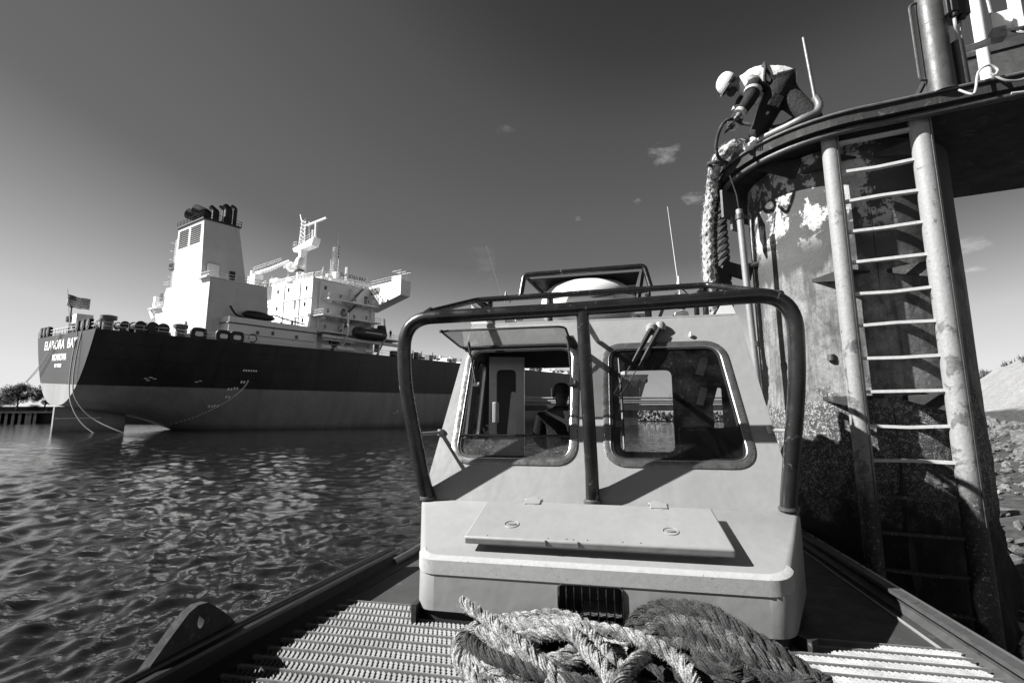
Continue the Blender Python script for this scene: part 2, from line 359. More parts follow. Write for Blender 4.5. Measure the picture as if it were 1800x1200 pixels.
def plate(name, mat, parent, outer, holes, o, ax, ay, az, bevel=0, liner=True):
    """flat plate with holes: outline in 2-D, placed in the plane o+ax*x+ay*y, thickness vector az"""
    o, ax, ay, az = map(Vector, (o, ax, ay, az)); bm = bmesh.new(); loops = []
    for L in [outer] + holes:
        vs = [bm.verts.new(o + ax * p[0] + ay * p[1]) for p in L]
        es = [bm.edges.new((vs[i], vs[(i + 1) % len(vs)])) for i in range(len(vs))]; loops.append((vs, es))
    bmesh.ops.triangle_fill(bm, use_beauty=True, edges=[e for _, es in loops for e in es])
    faces = list(bm.faces); r = bmesh.ops.extrude_face_region(bm, geom=faces)
    bmesh.ops.translate(bm, verts=[g for g in r['geom'] if isinstance(g, bmesh.types.BMVert)], vec=az)
    bmesh.ops.recalc_face_normals(bm, faces=bm.faces)
    me = bpy.data.meshes.new(name); bm.to_mesh(me); bm.free(); me.materials.append(mat)
    ob = bpy.data.objects.new(name, me); col.objects.link(ob); ob.parent = parent; return ob
def tag(o, label, cat, group=None, kind=None):
    if label: o['label'] = label
    if cat: o['category'] = cat
    if group: o['group'] = group
    if kind: o['kind'] = kind
    return o
def empty(name, loc=(0, 0, 0), rot=(0, 0, 0), label=None, cat=None, group=None):
    o = bpy.data.objects.new(name, None); col.objects.link(o); o.location = loc; o.rotation_euler = rot
    o.empty_display_size = .2
    return tag(o, label, cat, group)
def copy_tree(o, parent=None):
    c = o.copy(); col.objects.link(c)
    if parent: c.parent = parent
    for ch in list(o.children): copy_tree(ch, c)
    return c
def railing(mb, pts, h=1.0, r=.03, rows=2, step=2.0):
    P = [Vector(p) for p in pts]; up = Vector((0, 0, 1))
    for a, b in zip(P, P[1:]):
        L = (b - a).length; n = max(1, round(L / step))
        for k in range(n + 1): q = a.lerp(b, k / n); mb.tube([q, q + up * h], r, 4)
        for j in range(rows): z = up * h * (1 - j / rows); mb.tube([a + z, b + z], r, 4)
    return mb
def text_mesh(name, body, mat, parent, loc, rot, size, extrude=.02, sx=1):
    cu = bpy.data.curves.new(name, 'FONT'); cu.body = body; cu.size = size; cu.extrude = extrude; cu.align_x = 'CENTER'; cu.align_y = 'CENTER'; cu.offset = size * .012
    t = bpy.data.objects.new(name, cu); col.objects.link(t); bpy.context.view_layer.update()
    me = bpy.data.meshes.new_from_object(t.evaluated_get(bpy.context.evaluated_depsgraph_get())); bpy.data.objects.remove(t)
    me.materials.clear(); me.materials.append(mat); o = bpy.data.objects.new(name, me); col.objects.link(o)
    o.parent = parent; o.location = loc; o.rotation_euler = rot; o.scale = (sx, 1, 1); return o
# ---------------------------------------------------------------- water
def make_water():
    az = [R(a) for a in ([-180 + i * 4 for i in range(31)] + [-58 + i * .16 for i in range(726)] + [58.5 + i * 4 for i in range(31)])]
    n = len(az); rad = [1.2 * (420 / 1.2) ** (i / 759) for i in range(760)] + [420 * 1.035 ** k for k in range(1, 56)]; rings = len(rad)
    rnd = random.Random(3); W = []
    for i in range(84):
        lam = .11 * (2.4 / .11) ** (rnd.random() ** 1.2); th = R(58) + rnd.gauss(0, .75); k = 2 * math.pi / lam
        W.append((k * math.sin(th), k * math.cos(th), rnd.random() * 6.28, .0078 * min(lam, .5) ** .9 * (1.25 if lam > 1 else 1), lam))
    import numpy as np
    A = np.array(az)[None, :]; Rr = np.array(rad)[:, None]; X = Rr * np.sin(A); Y = Rr * np.cos(A); Z = np.zeros_like(X)
    cell = np.maximum(Rr * .0077, Rr * R(.105)) * np.ones_like(A); warp = .6 * np.sin(X * .31 + 1.7) * np.sin(Y * .23) + .35 * np.sin(X * .13 - Y * .17)
    for kx, ky, ph, am, lam in W:
        fade = np.clip((lam / cell - 2.2) / 2, 0, 1); s = np.sin(kx * X + ky * Y + ph + warp * 2); Z += am * fade * (s - .35 * np.cos(2 * (kx * X + ky * Y + ph + warp * 2)) * .5)
    Z *= 1 + .35 * np.sin(X * .21 + Y * .13) * np.sin(Y * .19 + 2)
    co = np.stack([X, Y, Z], -1).reshape(-1, 3)
    idx = np.arange(rings * n).reshape(rings, n); a = idx[:-1, :]; b = np.roll(idx, -1, 1)[:-1, :]; c = np.roll(idx, -1, 1)[1:, :]; d = idx[1:, :]
    F = np.stack([a, d, c, b], -1).reshape(-1, 4)
    me = bpy.data.meshes.new('water'); me.vertices.add(len(co)); me.vertices.foreach_set('co', co.ravel())
    me.loops.add(F.size); me.loops.foreach_set('vertex_index', F.ravel().astype('i4')); me.polygons.add(len(F))
    me.polygons.foreach_set('loop_start', np.arange(0, F.size, 4, dtype='i4')); me.polygons.foreach_set('loop_total', np.full(len(F), 4, dtype='i4'))
    me.update(calc_edges=True); me.validate(); me.shade_smooth(); me.materials.append(water_m)
    o = bpy.data.objects.new('water', me); col.objects.link(o); tag(o, None, None, kind='structure')
make_water()
# ================================================================ TANKER
HDG = 36.
ship = empty('tanker_ship', (-77, 84, 0), (R(1.29), R(0), R(-HDG)), 'huge dark-hulled tanker with a white superstructure and tall funnel lying beyond the water', 'ship')
ship.rotation_euler = (Matrix.Rotation(R(-HDG), 3, 'Z') @ Matrix.Rotation(R(3.0), 3, 'Y') @ Matrix.Rotation(R(1.29), 3, 'X')).to_euler()
DK = 16.4
def ss(a, b, x): t = min(1, max(0, (x - a) / (b - a))); return t * t * (3 - 2 * t)
def z0(s):
    P = [(0, 4.4), (11, 2.4), (17, .1), (26, -4.0), (36, -7), (60, -8), (228, -8), (238, -7), (243.5, 2)]
    for (a, p), (b, q) in zip(P, P[1:]):
        if s <= b: return p + (q - p) * (s - a) / (b - a)
    return P[-1][1]
def hw(s, z):
    W = 17.7 + 3.3 * ss(0, 45, s); zz = z0(s); zd = DK + 4.2 * ss(215, 225, s); f = min(1, max(0, (z - zz) / (zd - zz)))
    e = .37 - .30 * ss(8, 62, s)
    if s > 195:
        t = (s - 195) / 49.5; W *= math.sqrt(max(0, 1 - t ** 2.4)); W *= (.42 + .58 * f ** 1.3) * ss(0, 1, t) + 1 - ss(0, 1, t)
    return W * f ** e
def make_hull():
    mb = MB(); S = [0, 1.5, 4, 7, 10, 13, 16, 19, 22, 26, 30, 36, 42, 50, 60, 80, 110, 150, 195, 202, 209, 216, 221, 226, 231, 235, 238.5, 241, 243, 244.2]
    M = 26; rows = []
    for s in S:
        zz = z0(s); zd = DK + 4.2 * ss(215, 225, s); ring = []
        fr = [(k / M) ** 2.0 for k in range(M + 1)]
        for k in range(M, -1, -1): z = zz + (zd - zz) * fr[k]; ring.append((-hw(s, z), s, z))
        for k in range(1, M + 1): z = zz + (zd - zz) * fr[k]; ring.append((hw(s, z), s, z))
        rows.append(ring)
    n = len(rows[0]); vs = [v for r_ in rows for v in r_]
    fs = [(i * n + k, i * n + k + 1, (i + 1) * n + k + 1, (i + 1) * n + k) for i in range(len(S) - 1) for k in range(n - 1)]
    fs += [(i * n, (i + 1) * n, (i + 1) * n + n - 1, i * n + n - 1) for i in range(len(S) - 1)]
    fs.append(tuple(range(n)))
    mb.add(vs, fs); o = mb.build('hull', hull_m, ship); o.data.set_sharp_from_angle(angle=R(28)); return o
hull = make_hull()
# rudder
mb = MB(); prof = [(-.45, 0), (-.75, 3), (-.7, 7), (-.2, 10), (.2, 10), (.7, 7), (.75, 3), (.45, 0)]
mb.prism(prof, (0, 0, -4), (1, 0, 0), (0, 1, 0), (0, 0, 8.1)); rud = mb.build('rudder', hull_m, ship)
MB().box((.80, 3.2, 2.2), (.06, 6, .12)).build('waterline_mark', white_mark, rud)
# lettering on the transom, standing on it as raised plates
def tz(body, z, size, x, sx=1): return text_mesh('name_lettering', body, white_mark, ship, (x, -.04, z), (R(90), 0, 0), size, .03, sx)
tz('ELANDRA  BAY', 14.6, 2.25, -1.2, 1.32); tz('MONROVIA', 12.4, 1.6, -.5, 1.05); tz('IMO 9308821', 11.0, .85, -.6, .95)
# fittings
def sh(name, mb, mat=white_ship, parent=None, **k): return mb.build(name, mat, parent or ship, smooth=k.pop('smooth', True), **k)
# funnel casing
mb = MB().hexa([(-9, 17, DK), (12.5, 17, DK), (12.7, 29, DK), (-9, 29, DK)], [(-8.2, 17, 28.4), (12.5, 17, 28.4), (12.7, 27.6, 28.4), (-8.2, 27.6, 28.4)])
casing = sh('engine_casing', mb, funnel_paint)
mb = MB().hexa([(-5.2, 16.97, 28.35), (8.6, 16.97, 28.35), (8.6, 25.5, 28.35), (-5.2, 25.5, 28.35)], [(-4.6, 17.0, 40.6), (7.4, 17.0, 40.6), (7.4, 23.6, 40.6), (-4.6, 23.6, 40.6)])
funnel = sh('funnel', mb, funnel_paint)
mb = MB().box((1.4, 20.3, 40.75), (12.6, 7.2, .3)); railing(mb, [(-4.8, 16.8, 40.8), (7.7, 16.8, 40.8), (7.7, 23.9, 40.8), (-4.8, 23.9, 40.8)], 1.1, .05, 2, 1.6); sh('funnel_platform', mb, ship_dark, funnel)
mb = MB()
for x0, x1 in ((-3.7, .7), (1.8, 6.4)):
    for k in range(9): mb.box(((x0 + x1) / 2, 16.94, 36.3 + k * .42), (x1 - x0, .12, .22), rx=.5)
sh('louvre', mb, ship_dark, funnel)
for x, y, h_, r_, dr in ((-1.2, 18.6, 2.6, .95, 1.9), (2.6, 18.6, 3.1, 1.05, 2.1)):
    mb = MB().tube(spline([(x + .9, y + 1.4, 40.8), (x + .8, y + 1.4, 41.9), (x, y + .5, 43.0), (x - dr * .8, y - .9, 43.9)], 6), [r_ * .8] * 10 + [r_, r_ * 1.05, r_ * 1.1] + [r_ * 1.15] * 6, 12); sh('exhaust_cowl', mb, ship_dark, funnel)
for x, y, hh, r_ in ((3.6, 20.8, 3.8, .35), (4.9, 21.4, 4.2, .3), (6.0, 21.8, 4.0, .8), (6.7, 22.9, 4.4, .35), (5.2, 19.6, 3.4, .5)):
    sh('exhaust_pipe', MB().tube(arc([(x, y, 40.8), (x, y, 40.8 + hh - .6), (x - .6, y - .5, 40.8 + hh)], .4), r_, 10), ship_dark, funnel)
mb = MB(); railing(mb, [(8.8, 16.8, 28.45), (12.6, 16.8, 28.45), (12.8, 27.6, 28.45)], 1.1, .05, 2, 1.6); mb.box((10.6, 22, 28.5), (4.2, 11.4, .16)); sh('casing_railing', mb, white_ship, casing)
sh('door', MB().box((8.66, 18.9, 30.2), (.12, 2.2, 3.2)), white_ship, casing); sh('door', MB().box((8.5, 22.6, 29.9), (.16, 1.0, 2.6)), ship_dark, casing)
mb = MB(); railing(mb, [(-8.6, 16.6, 28.45), (-5.4, 16.6, 28.45)], 1.1, .05, 2, 1.2); sh('casing_railing', mb, white_ship, casing)
mb = MB().box((-6.0, 17.6, 32.2), (2.2, 1.6, .15)); railing(mb, [(-7.1, 16.8, 32.3), (-4.9, 16.8, 32.3)], 1.1, .06, 3, .6)
sh('ladder_platform', mb, ship_dark, funnel)
mb = MB()
for x in (-5.9, -5.3): mb.tube([(x, 17.0, 28.4), (x, 17.2, 38.6)], .06, 5)
for k in range(24): mb.tube([(-5.9, 17.05, 29 + k * .4), (-5.3, 17.05, 29 + k * .4)], .035, 4)
for k in range(5): mb.tube(arc([(-5.9, 17.1, 30.5 + k * 1.8), (-5.9, 16.3, 30.5 + k * 1.8), (-5.3, 16.3, 30.5 + k * 1.8), (-5.3, 17.1, 30.5 + k * 1.8)], .2, 3), .04, 4)
sh('ladder', mb, white_ship, funnel)
# left small decks and vents on the casing
mb = MB().box((-11.5, 19, 19), (5.5, 4, 5)).box((-12, 20, 23), (4.5, 5, 3.2)).box((-10.2, 20, 26), (3, 4, 4))
sh('aft_deckhouse', mb, white_ship, bevel=.1)
mb = MB(); railing(mb, [(-16, 17.3, 24.7), (-10, 17.3, 24.7)], 1.1, .06, 2, 1.1); mb.box((-13.6, 17.6, 24.6), (5, 2, .2)).box((-14.4, 17.7, 26.0), (1.2, 1.2, 2.6)); mb.tube([(-16.2, 17.2, 24.2), (-14.2, 17.2, 22.4)], .35, 6)
sh('vent_platform', mb)
mb = MB()
for k in range(6): mb.box((-11.6, 17.35 + .05, 26 + k * .32), (1.5, .2, .14))
sh('louvre', mb, ship_dark)
# long deckhouse
sh('deckhouse', MB().hexa([(-10, 19.6, DK), (15.6, 19.6, DK), (15.6, 37.6, DK), (-10, 37.6, DK)], [(-10, 19.6, 21.3), (15.6, 19.6, 21.3), (15.6, 37.6, 21.3), (-10, 37.6, 21.3)]).box((-2, 18.1, 18.6), (12, 3, 4.2)))
mb = MB().tube([(-10, 19.4, 18.8), (-10, 19.4, 19.9), (3, 19.4, 20.2), (15.8, 19.4, 20.1), (15.8, 37.8, 20.1)], .13, 6); sh('deck_pipe', mb, ship_grey)
mb = MB()
for x, y, z in ((15.7, 22, 18.2), (15.7, 25, 18.8), (15.7, 28, 19.0), (15.7, 33, 18.8)): mb.box((x, y, z), (.15, .5, .7))
mb.tube([(15.75, 19.8, 18.2), (15.75, 37, 18.2)], .05, 5); sh('wall_fitting', mb, ship_grey)
# boat on the deckhouse roof and its davit
mb = MB().lathe((0, 0, 0), [(.01, -3.4), (.55, -2.6), (.85, -1), (.9, .8), (.7, 2.4), (.1, 3.2)], 16); b_ = sh('rescue_boat', mb, ship_dark); b_.location = (13.6, 26.0, 22.3); b_.rotation_euler = (R(88), R(4), 0)
mb = MB().tube(spline([(14.2, 20.2, 23.4), (14, 21.6, 21.9), (13.8, 24, 21.6), (13.8, 26, 21.7)], 5), .22, 6).tube(spline([(13.6, 26.5, 22.0), (13.6, 29, 22.9), (13.6, 31.2, 22.5), (13.6, 36, 21.9)], 5), .14, 6).tube([(13.6, 33, 21.3), (13.6, 33, 22.4)], .25, 6); sh('davit', mb, ship_dark)
# accommodation block
acc = sh('accommodation_block', MB().hexa([(-13, 37.8, DK), (12.3, 37.8, DK), (12.3, 55, DK), (-13, 55, DK)], [(-13, 37.8, 32.6), (12.3, 37.8, 32.6), (12.3, 55, 33.2), (-13, 55, 33.2)]).box((-.5, 44.5, 32.75), (26, 13.6, .25)))
for x, z in ((10.0, 30.6), (2.6, 30.9), (9.7, 27.0), (-6.4, 27.0), (-2.0, 26.9), (9.3, 23.4), (-6.8, 23.4), (.4, 23.2), (-2, 30.9)):
    f_ = sh('window', MB().box((x, 37.76, z), (.55, .12, .85)), ship_glass, acc)
for s, z in ((41, 31.0), (45, 29.8), (49, 29.7), (42, 26.0), (45.5, 26.0), (49, 25.6), (52.5, 25.8), (41.5, 22.3), (45, 22.4), (50.5, 22.2), (53, 29.8), (43, 19), (48, 19)):
    sh('window', MB().box((12.34, s, z), (.12, .5, .85)), ship_glass, acc)
for z, s0, s1, w in ((28.3, 40, 53.6, 3.2), (24.3, 38.2, 53.6, 4.2), (20.6, 38.0, 60, 5.6)):
    mb = MB().box((12.3 + w / 2, (s0 + s1) / 2, z), (w, s1 - s0, .28)); railing(mb, [(12.4, s0 + .1, z + .14), (12.2 + w, s0 + .1, z + .14), (12.2 + w, s1, z + .14)], 1.1, .04, 3, 1.7)
    for k in range(5): mb.box((12.3 + w * .35, s0 + (k + .5) * (s1 - s0) / 5, z - .4), (w * .6, .12, .6))
    sh('side_gallery', mb, white_ship, acc)
for (s0, zz0, s1, zz1) in ((46.5, 28.5, 50, 32.6), (44.5, 24.5, 48, 28.1), (43.5, 20.8, 47, 24.1), (42, 16.5, 45, 20.4)):
    mb = MB().hexa([(13.6, s0, zz0), (14.4, s0, zz0), (14.4, s0 + .25, zz0), (13.6, s0 + .25, zz0)], [(13.6, s1, zz1), (14.4, s1, zz1), (14.4, s1 + .25, zz1), (13.6, s1 + .25, zz1)])
    for k in range(12): t = k / 12; mb.box((14, s0 + (s1 - s0) * t - .15, zz0 + (zz1 - zz0) * t), (.8, .35, .06))
    mb.tube([(14.4, s0, zz0 + 1), (14.4, s1, zz1 + 1)], .04, 4); sh('stairway', mb, ship_grey, acc)
mb = MB().tube([(17.2, 38, 19.6), (17.6, 58, 19.4)], .42, 10).tube([(17.2, 38, 18.9), (17.2, 46, 18.9)], .15, 6); sh('gangway_roller', mb, white_ship)
# bridge wing, far wing
def wing(sg, tip, z_t):
    mb = MB().hexa([(sg * 12, 53, 27.6), (sg * 12, 56, 27.6), (sg * tip, 56, z_t), (sg * tip, 53, z_t)], [(sg * 12, 53, 33.6), (sg * 12, 56, 33.6), (sg * tip, 56, 34.2), (sg * tip, 53, 34.2)])
    railing(mb, [(sg * 12.5, 53.05, 33.7), (sg * (tip - 3.4), 53.05, 34.1)], 1.1, .05, 2, 1.7)
    w = sh('bridge_wing', mb, white_ship, acc); mb = MB()
    x0, x1 = sorted((sg * tip, sg * (tip - 3.3)))
    for x in (x0, (x0 + x1) / 2, x1):
        for y in (53, 56): mb.tube([(x, y, 34.1), (x, y, 36.4)], .06, 4)
        mb.tube([(x, 53, 36.4), (x, 56, 36.4)], .06, 4)
    for y in (53, 54.5, 56): mb.tube([(x0, y, 36.4), (x1, y, 36.4)], .06, 4)
    mb.box(((x0 + x1) / 2, 53.02, 34.7), (x1 - x0, .08, 1.1)); sh('wing_canopy', mb, white_ship, acc)
wing(1, 23.6, 30.6); wing(-1, 23.6, 30.6)
sh('wing_opening', MB().prism(rrect(0, 3.2, 0, 1.6, .5, 4), (12.9, 52.9, 31.3), (1, 0, .1), (0, 0, 1), (0, .06, 0)), ship_grey, acc)
# wheelhouse top, mast, radar, poles, cranes
mb = MB().box((-2, 48, 34.1), (16, 8, 2.2)); railing(mb, [(-12.5, 38, 32.9), (12.0, 38, 32.9), (12.0, 53, 33.3)], 1.1, .05, 2, 1.5)
railing(mb, [(-9.5, 44, 35.3), (6, 44, 35.3), (6, 52, 35.3)], 1.1, .05, 2, 1.3)
mb.box((-7, 40.5, 33.9), (3.5, 3, 2.2)).box((-1.5, 40, 33.6), (2.0, 2, 1.8)); sh('monkey_island', mb)
mb = MB().tube([(-5.0, 45, 33), (-5.0, 45, 43.5)], [1.2, .95], 12).hexa([(-7.5, 44, 43), (0.2, 44, 43.6), (.2, 46, 43.6), (-7.5, 46, 43)], [(-8.3, 44, 44), (1, 44, 45.6), (1, 46, 45.6), (-8.3, 46, 44)])
for a, b in (((-6.4, 44.5), (-6.1, 44.8)), ((-3.9, 44.5), (-4.3, 44.8)), ((-6.4, 46), (-6.1, 45.7)), ((-3.9, 46), (-4.3, 45.7))): mb.tube([(a[0], a[1], 44), (b[0], b[1], 51)], .12, 5)
for k in range(7): z = 44.4 + k; mb.tube([(-6.3, 44.5, z), (-4.0, 44.5, z + 1)], .07, 4); mb.tube([(-4.0, 44.5, z), (-6.3, 44.5, z + 1)], .07, 4); mb.tube([(-6.3, 44.5, z), (-4.0, 44.5, z)], .07, 4)
mb.tube([(-6.4, 45, 51), (-7.4, 45, 53.2)], .2, 5); railing(mb, [(-8.2, 44, 44.2), (-6.6, 44, 44.2)], 1.4, .06, 2, .8); railing(mb, [(-3.5, 44, 44.8), (.8, 44, 45.6)], 1.4, .06, 2, .9)
mb.tube([(.2, 45, 45.6), (.0, 45, 49.5)], .3, 8).tube([(-1.2, 45, 45), (-1.2, 45, 48)], .35, 6)
mast = sh('radar_mast', mb); sh('radar_scanner', MB().box((.2, 45, 49.9), (8.2, .5, .35), ry=-.05), white_ship, mast)
sh('satellite_dome', MB().lathe((-8.2, 44, 39.2), [(.5, -1.2), (1.15, -.6), (1.3, .1), (1.0, .9), (.1, 1.3)], 20), white_ship, mast)
mb = MB()
for x, y in ((4.1, 47.5), (4.7, 47.5), (4.1, 48.1), (4.7, 48.1)): mb.tube([(x, y, 35.2), (x, y, 43.6)], .07, 4)
for k in range(16): mb.box((4.4, 47.5, 35.6 + k * .5), (.7, .08, .08)); mb.box((4.7, 47.8, 35.8 + k * .5), (.08, .7, .08))
mb.tube([(5.4, 48, 35), (5.4, 48, 47)], .07, 4); sp_ = sh('signal_mast', mb)
mb = MB()
for k in range(9): mb.box((5.7, 48, 36.6 + k * .85), (.35, .3, .35))
sh('navigation_light', mb, ship_dark, sp_)
mb = MB().tube([(-10.6, 36, 30), (-10.6, 36, 36.6)], .9, 10).tube([(-10.6, 36, 35.8), (-5, 37, 36.6), (1.5, 38, 38.0)], [.5, .45, .3], 8); railing(mb, [(-10.6, 35.6, 36.4), (-1, 37.4, 37.9)], 1.0, .05, 2, 1.4)
mb.box((-9.2, 36, 34), (2.2, 2, 3)).tube([(-13, 36, 30), (-13, 36, 35.6)], .35, 8); sh('provision_crane', mb)
mb = MB().tube([(2.8, 40, 33.2), (2.8, 40, 37)], .7, 12).lathe((2.8, 40, 32.9), [(1.0, -1.2), (2.8, 0), (2.8, .3), (.9, .5)], 20).lathe((2.8, 40, 37), [(1.1, 0), (1.2, 1.2), (.8, 2)], 12)
for k in range(6): mb.tube([(2.2, 39.3, 36.2 + k * .35), (-2, 38.5, 36.9 + k * .2)], .05, 4)
sh('deck_crane', mb); sh('crane_collar', MB().lathe((2.8, 40, 35.7), [(1.0, 0), (1.15, .2), (1.0, .4)], 14), ship_dark)
text_mesh('name_lettering', 'ELANDRA BAY', ship_dark, ship, (12.2, 48.2, 35.0), (R(90), 0, R(90)), 1.15, .03, .95)
mb = MB(); [mb.tube([(12.0, 44.4 + k * 2, 33), (12.0, 44.4 + k * 2, 35.9)], .06, 4) for k in range(5)]; mb.tube([(12.0, 44, 34.3), (12.0, 52.5, 34.3)], .05, 4); mb.tube([(12, 46.5, 34), (12, 46.5, 37)], .5, 6); sh('name_board_frame', mb)
rnd = random.Random(31)
for k in range(9):   # vents, lockers, small masts on the roof
    x = -11 + k * 2.7 + rnd.uniform(-.5, .5); s_ = rnd.uniform(39, 43); hh = rnd.uniform(1.0, 2.6); mb = MB().tube([(x, s_, 32.8), (x, s_, 32.8 + hh)], rnd.uniform(.12, .4), 8)
    if k % 3 == 0: mb.lathe((x, s_, 32.8 + hh), [(.5, -.1), (.55, .2), (.2, .5)], 10)
    if k % 3 == 1: mb.tube([(x, s_, 32.8 + hh), (x, s_, 33.5 + hh * 1.7)], .05, 5)
    sh('roof_vent', mb, white_ship, acc)
for k in range(6):
    x = -8 + k * 3.1; mb = MB().box((x, 46.5, 35.6), (rnd.uniform(.6, 1.4), .8, rnd.uniform(.6, 1.6))).tube([(x + .8, 46.5, 35.2), (x + .8, 46.5, 37.5 + rnd.random() * 2.5)], .06, 5); sh('roof_locker', mb, white_ship, acc)
mb = MB(); railing(mb, [(-12.8, 37.9, 32.8), (12.2, 37.9, 32.8), (12.2, 54.6, 33.2)], 1.1, .06, 3, 1.2); sh('roof_railing', mb, white_ship, acc)
for x, z, w, hh in ((5.6, 27.2, .7, 1.9), (-4.5, 23.3, .7, 1.9), (6.4, 23.2, .7, 1.9)): sh('door', MB().box((x, 37.75, z), (w, .1, hh)), ship_grey, acc)
for x in (-10.5, 1.0, 7.6): sh('drain_pipe', MB().tube([(x, 37.7, 17), (x, 37.7, 32.2)], .08, 5), ship_grey, acc)
for z in (20.6, 24.3, 28.3): sh('deck_ledge', MB().box((-.3, 37.72, z), (25.6, .16, .14)), white_ship, acc)
for s_, z, w, hh in ((44, 18.8, 1.0, 2.0), (50, 22.3, .9, 2.0), (46, 26.0, .9, 2.0), (52, 30, .9, 2.0), (56, 18.8, 1.2, 2.0)): sh('door', MB().box((12.36 if s_ < 55 else 12.3, s_, z), (.12, w, hh)), ship_grey, acc)
for s_ in (39.5, 47.5, 53.6): sh('vent_duct', MB().tube([(12.7, s_, 16.4), (12.7, s_, 32)], .22, 6), white_ship, acc)
for x, s_, z in ((10.5, 19.5, 18.4), (4.5, 16.55, 17.9), (-3, 16.55, 17.9)): sh('locker', MB().box((x, s_ - .3, z), (1.6, .5, 1.8)), ship_grey)
for s_, z in ((58, 17.3), (60.5, 17.3), (63, 17.1), (66, 17.4), (70, 17.2)): sh('deck_locker', MB().box((16.5, s_, z), (1.4, 1.2, 1.7)).tube([(17, s_ + .8, 16.4), (17, s_ + .8, 18.8)], .12, 6), random.choice([ship_grey, ship_dark, white_ship]))
for s_ in (36, 39.5, 41.5, 46.5): sh('fender_bundle', MB().tube([(hw(s_, DK) - .5, s_, 17.0), (hw(s_, DK) - .5, s_ + 2.0, 17.0)], .42, 10), white_ship)
# lifeboat and davit
mb = MB().lathe((0, 0, 0), [(.05, -4.7), (1.0, -4.2), (1.5, -2.8), (1.62, 0), (1.5, 2.8), (.95, 4.2), (.05, 4.7)], 22, (1, .95)); lb = sh('lifeboat', mb, ship_buoy); lb.location = (18.6, 49, 21.2); lb.rotation_euler = (R(90), 0, 0)
sh('canopy', MB().hexa([(-.8, .6, -4.2), (.8, .6, -4.2), (.8, .6, -2.2), (-.8, .6, -2.2)], [(-.55, 2.3, -3.9), (.55, 2.3, -3.9), (.55, 2.3, -2.5), (-.55, 2.3, -2.5)]), ship_dark, lb)
sh('fender_band', MB().tube([(1.64 * math.cos(0) * math.sqrt(max(0, 1 - (k / 9.4 * 1) ** 2)) if False else 1.66 * (1 - (abs(k) / 10) ** 3), .05, k * .45) for k in range(-9, 10)], .12, 6), white_ship, lb)
mb = MB()
for s in (43.8, 54):
    mb.tube(arc([(15, s, 16.5), (19.2, s - 1, 20.6), (17.2, s, 25.4)], 1.0, 4), .22, 6).tube([(16.6, s - .6, 16.5), (16.6, s - .6, 23)], .16, 6)
sh('lifeboat_davit', mb)
# rails, winches, fairleads along the edges
mb = MB(); railing(mb, [(hw(s, DK) - .25, s, DK) for s in (0, 10, 20, 30, 42, 60, 80, 110, 150, 195)], 1.15, .045, 2, 2.2); sh('side_railing', mb)
mb = MB(); railing(mb, [(hw(s, DK) * -1 + .25, s, DK) for s in (0, 20, 42, 60, 110, 195)], 1.15, .045, 2, 2.4); railing(mb, [(-17.4, .2, DK), (17.4, .2, DK)], 1.15, .045, 2, 1.8); sh('side_railing', mb)
for x in (-15.8, -13.3, -10.8, 7.6, 10.6, 13.4):
    f_ = sh('fairlead', MB().lathe((0, 0, 0), [(.95, -.3), (1.0, 0), (.95, .3)], 16), ship_dark); f_.location = (x, .25, DK + .95); f_.rotation_euler = (R(90), 0, 0)
    g_ = sh('mouth', MB().lathe((0, 0, 0), [(.5, .33), (.52, .36), (.4, .37)], 14), ship_grey, f_)
for s in (13.8, 17.6, 19.8):
    x = hw(s, DK); f_ = sh('roller_fairlead', MB().prism(rrect(-1.25, 1.25, 0, 2.2, .9, 5), (x - .1, s, DK - .35), (0, 1, 0), (0, 0, 1), (-.5, 0, 0)), ship_dark)
    sh('mouth', MB().prism(rrect(-.65, .65, .7, 1.5, .35, 5), (x - .02, s, DK - .35), (0, 1, 0), (0, 0, 1), (-.04, 0, 0)), white_ship, f_)
mb = MB().tube([(x - 1, 23.0 + .75 * math.cos(a * .5236), DK + 1 + .75 * math.sin(a * .5236)) for a in range(12)], .14, 6, closed=True); sh('life_ring', mb, ship_grey)
for x, y, w in ((16.0, 5.6, .6), (16.2, 7.2, .65), (15.2, 9.0, .7), (-9, 4, .8), (-4.6, 4.4, .8), (14.4, 4, .5), (2.4, 3, .6)):
    mb = MB().tube([(x - 1.5, y, DK + 1.1), (x + 1.5, y, DK + 1.1)], w, 14).tube([(x - 1.6, y, DK + 1.1), (x - 1.4, y, DK + 1.1)], w * 1.35, 14).tube([(x + 1.4, y, DK + 1.1), (x + 1.6, y, DK + 1.1)], w * 1.35, 14).box((x, y, DK + .2), (4, 1.5, .4)); sh('mooring_winch', mb, ship_dark if x > 3 else ship_grey)
for x, y in ((15.8, 11.8), (16.8, 1.6), (-1.2, 2)): sh('mushroom_vent', MB().lathe((x, y, DK), [(.7, 0), (.7, 1.5), (1.1, 1.6), (1.1, 2.2), (.3, 2.4)], 16), ship_grey)
sh('deck_locker', MB().box((2.3, 1.8, DK + 2.6), (2.6, 2.2, 1.6)).tube([(2.3, 1.8, DK), (2.3, 1.8, DK + 2)], .3, 6), white_ship)
mb = MB().tube([(-3.6, 1.4, DK), (-3.6, 1.4, DK + 6)], .12, 6).tube([(-4.2, 1.4, DK + 3.6), (-2.6, 1.4, DK + 3.8)], .1, 6).lathe((-3.6, 1.4, DK + 5.6), [(.3, -.5), (.35, .3)], 8).lathe((-4, 1.4, DK + 3), [(.5, -.5), (.5, .5)], 8); sh('stern_light_mast', mb, ship_dark)
